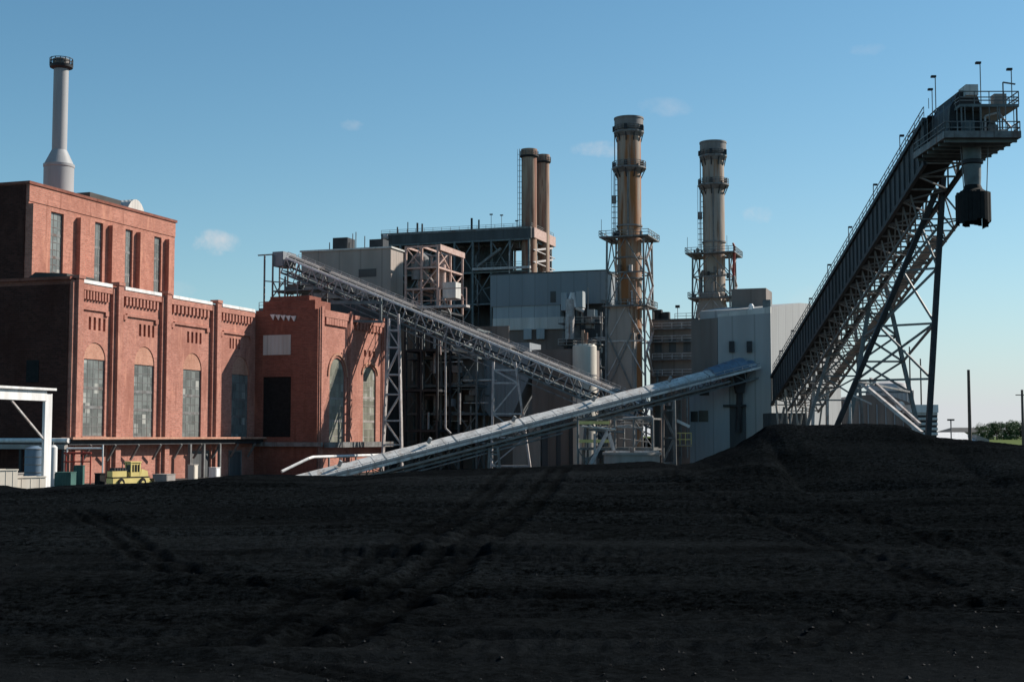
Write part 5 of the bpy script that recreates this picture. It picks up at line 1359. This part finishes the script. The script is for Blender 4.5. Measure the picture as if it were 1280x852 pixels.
    # casing below
    if casing:
        x0, x1, ya = casing
        cv0, cv1 = fu(x0, 440, u_ - hw_)[0], fu(x1, 440, u_ - hw_)[0]
        cz_ = z(ya)
        CBn = thing('stack_casing', 'grey clad breeching block under the ' + label.split(' with')[0], 'casing', P(u_, (cv0 + cv1) / 2, 0))
        MB().fbox(u_ - hw_ * .98, u_ + hw_, cv0, cv1, 0, cz_).build('wall', 'siding_tan', CBn)
        tp_ = MB(); vm = (cv0 + cv1) / 2
        tp_.prism([P(u_ - hw_ * .98, cv0, cz_ + .003), P(u_ - hw_ * .98, cv1, cz_ + .003), P(u_ - hw_ * .98, vm + half * k * .8, cz_ + 5), P(u_ - hw_ * .98, vm - half * k * .8, cz_ + 5)], D1 * hw_ * 1.9)
        tp_.build('duct_transition', 'siding_tan', CBn)
        q_ = MB()
        for a, b in ((0, 1), (1, 0)):
            va, vb = (cv0, cv1) if a == 0 else (cv1, cv0)
            q_.bar(P(u_ - hw_ * 1.02, va, cz_ - 14), P(u_ - hw_ * 1.02, vb, cz_ - 1), .3)
        q_.build('bracing', 'steel', CBn)
        MB().fbox(u_ - hw_ * .95, u_ + hw_ * .9, cv1 + .02, cv1 + .5, 0, cz_ - 1).build('side_panel', 'concrete', CBn)
    return r
big_stack(787.5, 314, 15.0, (148, 166, 211, 300, 470), (757, 815), 'taller rust streaked smokestack with two ring platforms', 'stack', (759, 790, 412))
big_stack(893.5, 342, 13.6, (178, 196, 232, 320, 430), (863, 920), 'shorter grey smokestack with two ring platforms', 'stack_grey', (870, 905, 392))
# red flare pipe on the shorter stack tower
q_ = at(917, 345, 336); e_ = at(918, 308, 336)
fl_ = thing('vent_stack', 'slim dark red vent pipe rising beside the shorter smokestack', 'pipe', V3((q_.x, q_.y, 0)))
MB().tube(V3((q_.x, q_.y, 0)), q_, .3).build('riser', 'steel', fl_); MB().tube(q_, e_, .3).build('pipe', 'red', fl_); MB().tube(e_, e_ + V3((-.4, 0, .9)), .32, 10, .2).build('tip', 'red', fl_)

# low brown plant between the stacks
u = 142
LB = thing('low_plant', 'brown clad plant room with roof fans between the two stacks', 'building', P(u + 5, fpx(842, u), 0))
v0, v1 = fpx(812, u), fpx(872, u); z1 = zpx(842, 400, u)
MB().fbox(u, u + 12, v0, v1, 0, z1).build('wall', 'siding_brown', LB)
MB().fbox(u - .2, u + 12.2, v0 - .2, v1 + .2, z1, z1 + .3).build('roof', 'siding_dark', LB)
for a, y, w in ((822, 390, .9), (832, 393, .8), (826, 394, .5)):
    v, z = fu(a, y, u + 2); MB().fbox(u + 2, u + 3.6, v - w, v + w, z1 + .3, z + .6).build('roof_fan', 'dark_steel', LB)
v, z = fu(847, 383, u + 1); l = MB().bar(P(u + 1, v, z1), P(u + 1, v, z), .12).build('roof_lamp', 'steel', LB); MB().box(P(u + 1, v, z), D1 * .3, N1 * .5, ZZ * .3).build('lamp_head', 'dark_steel', l)
railing(MB(), [P(u, v0 + 6, z1 + .3), P(u, v1, z1 + .3)], 1.2, .05, 1.8).build('railing', 'steel', LB)
for a in (818, 836, 854):
    MB().fbox(u - .12, u - .003, fpx(a, u), fpx(a + 9, u), zpx(840, 440, u), zpx(840, 424, u)).build('louvre', 'siding_dark', LB)
for k in range(7):
    a = 815 + k * 7.3; MB().path([P(u - 1, fpx(a, u), 2), P(u - 1, fpx(a, u), rnd.uniform(14, 29))], rnd.uniform(.12, .4)).build('pipe', rnd.choice(['steel', 'siding_mid', 'concrete', 'teal_steel']), LB)
for y in (470, 450, 428, 412):
    MB().fbox(u - 1.9, u - .4, v0 + 1, v1 - 1, zpx(840, y, u), zpx(840, y, u) + .25).build('platform', 'steel', LB)
    railing(MB(), [P(u - 1.9, v0 + 1, zpx(840, y, u) + .25), P(u - 1.9, v1 - 1, zpx(840, y, u) + .25)], 1.2, .06, 2).build('railing', 'pale_steel', LB)
# ground works under the covered conveyor on the right
def gp_(px, py, Y): return at(px, py, Y)
AF = thing('support_trestle', 'low pale A-frame trestle in front of the pipe racks', 'trestle', V3((at(760, 580, 222).x, 222, 0)))
for dy in (0, 3):
    o_ = V3((0, dy, 0)); top = gp_(761, 538, 219) + o_; a, b = gp_(728, 582, 219) + o_, gp_(778, 578, 219) + o_
    a.z = b.z = 0
    MB().bar(a, top, .4).build('leg', 'pale_steel', AF); MB().bar(b, top, .4).build('leg', 'pale_steel', AF)
MB().bar(gp_(761, 538, 219), gp_(761, 538, 219) + V3((0, 3, 0)), .35).build('ridge_beam', 'pale_steel', AF)
u = 50
PR = thing('pipe_rack', 'cluttered pipe rack with yellow beams under the covered conveyor', 'pipe rack', P(u + 3, fpx(775, u), 0))
v0, v1 = fpx(722, u), fpx(815, u)
steel_frame(PR, u, u + 6, v0, v1, 0, zpx(770, 522, u), 1, 4, 2, .3, 'steel', floors=True, fm='steel')
for k in range(22):
    v = rnd.uniform(v0, v1 - 3); z = rnd.uniform(.8, zpx(770, 522, u)); uu = u + rnd.uniform(-.8, 3)
    if k % 3 == 0: MB().path([P(uu, v, z), P(uu, min(v1, v + rnd.uniform(2, 7)), z + rnd.uniform(-.6, .6))], rnd.uniform(.1, .3)).build('pipe', rnd.choice(['pale_steel', 'steel', 'concrete', 'cover']), PR)
    elif k % 3 == 1: MB().path([P(uu, v, 0), P(uu, v, z)], rnd.uniform(.12, .34)).build('pipe', rnd.choice(['pale_steel', 'steel', 'siding_tan']), PR)
    else: MB().fbox(uu, uu + 2, v, v + rnd.uniform(.8, 2.2), z * .3, z * .3 + rnd.uniform(.8, 2)).build('equipment', rnd.choice(['concrete', 'siding_tan', 'steel', 'siding_mid']), PR)
for y in (530, 553): MB().fbox(u - .4, u - .2, fpx(724, u), fpx(762, u), zpx(740, y, u), zpx(740, y - 4, u)).build('beam', 'yellow', PR)
c = at(790, 580, 216); z = lambda y: at(790, y, 216).z
CT = thing('settling_tank', 'low round concrete tank at the edge of the coal', 'tank', V3((c.x, c.y, 0)))
MB().lathe(c, [(4.4, 0), (4.4, z(568)), (4.7, z(568)), (4.7, z(565)), (4.1, z(565)), (4.1, z(570)), (0, z(570))], 32).build('wall', 'concrete', CT)
MB().tube(c + ZZ * (z(566) - c.z), c + ZZ * (z(559) - c.z), .5, 12).build('mixer', 'steel', CT)
MB().bar(V3((c.x - 4.3, c.y, z(564))), V3((c.x + 4.3, c.y, z(564))), .7, .25).build('bridge', 'pale_steel', CT)

# ================================================================== BACKGROUND ON THE RIGHT
c = at(1113, 540, 340); z = lambda y: at(1113, y, 340).z; k = 340 / F
ST = thing('corrugated_silo', 'pale ribbed round silo seen through the trestle legs', 'silo', V3((c.x, c.y, 0)))
M['ribbed'] = mat('ribbed_steel', (.47, .44, .43), .6, (.36, .33, .32), .5, streak=True)
MB().lathe(c, [(28 * k, 0), (28 * k, z(488)), (24 * k, z(480)), (12 * k, z(477)), (0, z(476))], 40).build('shell', 'ribbed', ST)
rb = MB()
for i in range(30):
    a = 2 * math.pi * i / 30; d = V3((math.cos(a), math.sin(a), 0)) * (28.3 * k); rb.bar(V3((c.x, c.y, 0)) + d, V3((c.x, c.y, z(488))) + d, .3)
rb.build('rib', 'ribbed', ST)
a, b = at(1058, 545, 300), at(1146, 545, 300)
SB = thing('storage_shed', 'dark shed with curved roof behind the trestle', 'shed', V3(((a.x + b.x) / 2, 306, 0)))
pts = [V3((a.x, 300, 0)), V3((b.x, 300, 0)), at(1146, 512, 300), at(1135, 502, 300), at(1118, 496, 300), at(1095, 493, 300), at(1072, 494, 300), at(1058, 500, 300)]
MB().prism(pts, V3((0, 14, 0))).build('wall', 'siding_brown', SB)
for i in range(8):
    x = a.x + (b.x - a.x) * (i + .5) / 8; MB().wbox(x - .12, x + .12, 299.8, 299.99, 0, at(1100, 505, 300).z).build('rib', 'siding_blue', SB)
q_ = at(1125, 507, 299); MB().tube(q_, q_ + V3((0, -.4, 0)), 1.0, 18).build('roof_vent', 'white', SB)
a = at(1143, 545, 205); b = at(1170, 545, 205)
CT2 = thing('cooling_unit', 'louvred black and white cooling unit beside the front trestle leg', 'cooling tower', V3(((a.x + b.x) / 2, 207, 0)))
zt = at(1155, 513, 205).z
MB().prism([V3((a.x, 205.3, 0)), V3((b.x - .2, 205.3, 0)), V3((b.x + .4, 205.3, zt - .3)), V3((a.x - .4, 205.3, zt - .3))], V3((0, 4, 0))).build('body', 'dark_steel', CT2)
for i in range(8):
    zz0 = zt - .6 - i * .75; MB().prism([V3((a.x - .3, 205.1, zz0)), V3((b.x + .35, 205.1, zz0)), V3((b.x + .35, 205.25, zz0 + .32)), V3((a.x - .3, 205.25, zz0 + .32))], V3((0, .1, -.1))).build('louvre', 'siding_pale', CT2)
MB().wbox(a.x - .45, b.x + .45, 205, 209.4, zt - .28, zt + .9).build('fan_deck', 'white', CT2)
a, b = at(1166, 552, 390), at(1233, 552, 390)
WB = thing('white_building', 'low white flat building beyond the coal near the pole', 'building', V3(((a.x + b.x) / 2, 396, 0)))
zt = at(1200, 543, 390).z
ze = at(1200, 553, 388).z; zr_ = at(1200, 540, 402).z
MB().wbox(a.x, b.x - 2.6, 390, 414, 0, ze).build('wall', 'white', WB)
MB().prism([V3((a.x - .3, 389, ze + .02)), V3((a.x - .3, 402, zr_)), V3((a.x - .3, 415, ze + .02))], V3((b.x - a.x - 2.0, 0, 0))).build('roof', 'white', WB)
MB().prism([V3((b.x - 2.55, 390.5, 0)), V3((b.x + 1, 390.5, 0)), V3((b.x + 1, 390.5, zt - 1.4)), V3((b.x - 2.55, 390.5, zt - .1))], V3((0, 10, 0))).build('annex_wall', 'concrete', WB)
a, b = at(1188, 545, 520), at(1224, 545, 520)
DB = thing('roofed_barn', 'dark roofed barn behind the low white building', 'barn', V3(((a.x + b.x) / 2, 526, 0)))
zt = at(1200, 540, 520).z; zr_ = at(1200, 534, 520).z
MB().wbox(a.x, b.x, 520, 536, 0, zt).build('wall', 'siding_tan', DB)
MB().prism([V3((a.x - .6, 519, zt + .01)), V3((a.x - .6, 537, zt + .01)), V3((a.x + 3, 528, zr_))], V3((b.x - a.x + 1.2, 0, 0))).build('roof', 'roof', DB)
# poles
def pole(px, Y, top, r, label, cross=False, m='wood'):
    p = at(px, 545, Y); p.z = 0; zt = at(px, top, Y).z
    t = thing('utility_pole', label, 'pole', p)
    MB().tube(p, V3((p.x, p.y, zt)), r, 10, r * .7).build('mast', m, t)
    MB().lathe(p, [(r * .8, zt), (r * .8, zt + .12), (0, zt + .2)], 10).build('cap', 'steel', t)
    if cross:
        MB().bar(V3((p.x - 1.2, p.y, zt - .8)), V3((p.x + 1.2, p.y, zt - .8)), .16).build('cross_arm', m, t)
    return t
pole(1212.5, 262, 463, .38, 'thick dark utility pole standing alone right of the stacker')
pole(1139, 300, 434, .2, 'thin tall pole left of the trestle front leg')
pole(1152.5, 300, 449, .2, 'thin pole just left of the trestle front leg')
pole(1166, 310, 462, .2, 'short thin pole just right of the trestle front leg')
pole(1279, 250, 488, .3, 'utility pole cut by the right edge of the photo', True)
p = at(1189, 545, 330); p.z = 0; zt = at(1189, 525, 330).z
LP = thing('lamp_post', 'small lamp post in front of the low white building', 'lamp post', p)
MB().tube(p, V3((p.x, p.y, zt)), .16, 8).build('mast', 'concrete', LP)
MB().box(V3((p.x, p.y, zt + .1)), V3((.8, 0, 0)), V3((0, .3, 0)), ZZ * .2).build('lamp_head', 'dark_steel', LP)

# trees along the far edge of the field
def tree_mesh(seed, h, w, m):
    rg = random.Random(seed)
    t = MB(); t.tube(V3((0, 0, 0)), V3((.1, 0, h * .45)), w * .05, 8, w * .03)
    lim = []
    for i in range(6):
        a = rg.uniform(0, 6.28); e = V3((math.cos(a) * w * .3, math.sin(a) * w * .3, h * rg.uniform(.5, .8))); t.tube(V3((.05, 0, h * rg.uniform(.2, .4))), e, w * .025, 6, w * .01); lim.append(e)
    cr = MB()
    blobs = [(V3((rg.uniform(-.32, .32) * w, rg.uniform(-.32, .32) * w, h * rg.uniform(.08, .9))), rg.uniform(.1, .24) * w) for _ in range(22)]
    for c, r in blobs:
        for _ in range(110):
            d = V3((rg.gauss(0, 1), rg.gauss(0, 1), rg.gauss(0, .8))); d = d.normalized() * (r * rg.uniform(.4, 1.08)); p = c + d
            s_ = w * rg.uniform(.018, .04); a = V3((rg.gauss(0, 1), rg.gauss(0, 1), rg.gauss(0, 1))).normalized(); b = a.cross(V3((rg.gauss(0, 1), rg.gauss(0, 1), rg.gauss(0, 1)))).normalized()
            cr.add([p - a * s_, p + b * s_ * .7, p + a * s_, p - b * s_ * .7], [(0, 1, 2, 3)])
    return t, cr
protos = []
for i, (sd, hh_, ww, m) in enumerate(((1, 9.5, 9, 'leaf'), (2, 8.4, 10.5, 'leaf2'), (3, 10.5, 8, 'leaf'))):
    r = thing('field_tree', 'tree', 'tree', V3((0, 0, 0)), 'trees along the far edge of the field')
    t, cr = tree_mesh(sd, hh_, ww, m); t.build('trunk', 'bark', r); cr.build('crown', m, r, recalc=False); protos.append(r)
TL = [(1229, 430, 0, 'leftmost tree of the far field row, beside the barn'), (1237, 455, 1, 'second tree from the left in the far field row'), (1246, 440, 2, 'third tree from the left in the far field row'),
      (1255, 452, 1, 'fourth tree from the left in the far field row'), (1263, 436, 0, 'fifth tree from the left in the far field row'), (1271, 448, 2, 'sixth tree from the left in the far field row'), (1280, 440, 1, 'tree of the far field row at the right edge'),
      (1291, 436, 0, ''), (1304, 450, 1, ''), (1316, 440, 2, ''), (1330, 446, 1, ''), (1346, 438, 0, '')]
used = set()
for px, Y, kd, lab in TL:
    p = at(px, 545, Y); p.z = 5.9
    lab = lab or 'tree of the far field row beyond the right edge'
    if kd not in used:
        o = protos[kd]; used.add(kd); o.location = p; o['label'] = lab
    else: o = copy_tree(protos[kd], p, lab)
    o.rotation_euler.z = (px * 1.7) % 6.28; s_ = .56 + ((px * 37) % 23) / 130; o.scale = (s_, s_, s_ * .9)

# ================================================================== SKY, SUN, CAMERA
SUN_AZ, SUN_EL = R(66), R(35)
w = bpy.data.worlds.new('World'); S.world = w; w.use_nodes = True
nt = w.node_tree; N = nt.nodes; L = nt.links
bg = N['Background']; sky = N.new('ShaderNodeTexSky'); sky.sky_type = 'NISHITA'; sky.sun_disc = False
sky.sun_elevation = SUN_EL; sky.sun_rotation = SUN_AZ; sky.altitude = 100; sky.air_density = 1.0; sky.dust_density = .35; sky.ozone_density = 2.0
tc = N.new('ShaderNodeTexCoord')
nz = N.new('ShaderNodeTexNoise'); nz.inputs['Scale'].default_value = 48; nz.inputs['Detail'].default_value = 9; nz.inputs['Roughness'].default_value = .66; nz.inputs['Distortion'].default_value = .15
L.new(tc.outputs['Generated'], nz.inputs['Vector'])
def vm(op, a, b=None):
    q = N.new('ShaderNodeVectorMath'); q.operation = op
    for i, x in enumerate((a, b)):
        if x is None: continue
        if isinstance(x, (tuple, Vector)): q.inputs[i].default_value = tuple(x)
        else: L.new(x, q.inputs[i])
    return q
def mth(op, a, b=0., clamp=False):
    q = N.new('ShaderNodeMath'); q.operation = op; q.use_clamp = clamp
    for i, x in enumerate((a, b)):
        if isinstance(x, (int, float)): q.inputs[i].default_value = x
        else: L.new(x, q.inputs[i])
    return q.outputs[0]
tot = None
# small fair weather clouds: direction, half width, half height, strength
for px, py, hx_, hy_, st in ((268, 303, 34, 18, .6), (750, 187, 40, 12, .4), (952, 270, 30, 14, .35), (832, 134, 46, 14, .2), (440, 156, 18, 9, .3), (1085, 62, 26, 10, .15), (230, 365, 34, 16, .15), (1020, 372, 60, 20, .12)):
    d = ray(px, py).normalized(); rt = d.cross(ZZ).normalized(); up = rt.cross(d)
    df = vm('SUBTRACT', tc.outputs['Generated'], d).outputs[0]
    a = mth('DIVIDE', vm('DOT_PRODUCT', df, rt).outputs['Value'], hx_ / F); b = mth('DIVIDE', vm('DOT_PRODUCT', df, up).outputs['Value'], hy_ / F)
    c_ = mth('DIVIDE', vm('DOT_PRODUCT', df, d).outputs['Value'], .2)
    r2_ = mth('ADD', mth('ADD', mth('MULTIPLY', a, a), mth('MULTIPLY', b, b)), mth('MULTIPLY', c_, c_))
    fall = mth('SUBTRACT', 1.0, r2_)
    m_ = mth('ADD', fall, mth('MULTIPLY', mth('SUBTRACT', nz.outputs['Fac'], .55), 4.5))
    m_ = mth('MULTIPLY', mth('MULTIPLY', m_, .55, True), st)
    m_ = mth('MULTIPLY', m_, mth('MULTIPLY', fall, 2.2, True))
    tot = m_ if tot is None else mth('ADD', tot, m_, True)
mx = N.new('ShaderNodeMix'); mx.data_type = 'RGBA'
tn = N.new('ShaderNodeMix'); tn.data_type = 'RGBA'; tn.blend_type = 'MULTIPLY'; tn.inputs[0].default_value = 1
L.new(sky.outputs[0], tn.inputs[6]); tn.inputs[7].default_value = (.69, 1.06, 1.09, 1)
sx = N.new('ShaderNodeSeparateXYZ'); L.new(tc.outputs['Generated'], sx.inputs[0])
hz = mth('MULTIPLY', mth('POWER', 2.718, mth('MULTIPLY', mth('MAXIMUM', sx.outputs[2], 0.0), -11.5)), 1.15)
sh_ = vm('DOT_PRODUCT', tc.outputs['Generated'], (math.sin(SUN_AZ), math.cos(SUN_AZ), 0)).outputs['Value']
hz = mth('MULTIPLY', hz, mth('ADD', sh_, .35, True))      # the haze glows on the sun's side only
hm = N.new('ShaderNodeMix'); hm.data_type = 'RGBA'; L.new(mth('MINIMUM', hz, .92), hm.inputs[0])
L.new(tn.outputs[2], hm.inputs[6]); hm.inputs[7].default_value = (6.4, 6.5, 6.9, 1)     # pale haze low on the horizon
L.new(tot, mx.inputs[0]); L.new(hm.outputs[2], mx.inputs[6]); mx.inputs[7].default_value = (7.8, 7.2, 7.0, 1)
L.new(mx.outputs[2], bg.inputs['Color']); bg.inputs['Strength'].default_value = .074
sl = bpy.data.lights.new('sun', 'SUN'); sl.energy = 5.0; sl.angle = R(.53); sl.color = (1, .93, .83)
so = bpy.data.objects.new('sun', sl); COL.objects.link(so)
sd = V3((math.sin(SUN_AZ) * math.cos(SUN_EL), math.cos(SUN_AZ) * math.cos(SUN_EL), math.sin(SUN_EL)))
so.rotation_euler = sd.to_track_quat('Z', 'Y').to_euler(); so.location = (60, 40, 120)
cd = bpy.data.cameras.new('camera'); co_ = bpy.data.objects.new('camera', cd); COL.objects.link(co_)
cd.sensor_width = 36; cd.lens = 36 * F / 1280; cd.clip_end = 20000; cd.clip_start = .1
co_.location = CAM; co_.rotation_euler = (math.pi / 2 + PITCH, 0, 0); S.camera = co_
S.view_settings.view_transform = 'Standard'; S.view_settings.look = 'None'; S.view_settings.gamma = 1; S.view_settings.use_curve_mapping = False
S.view_settings.exposure = .5
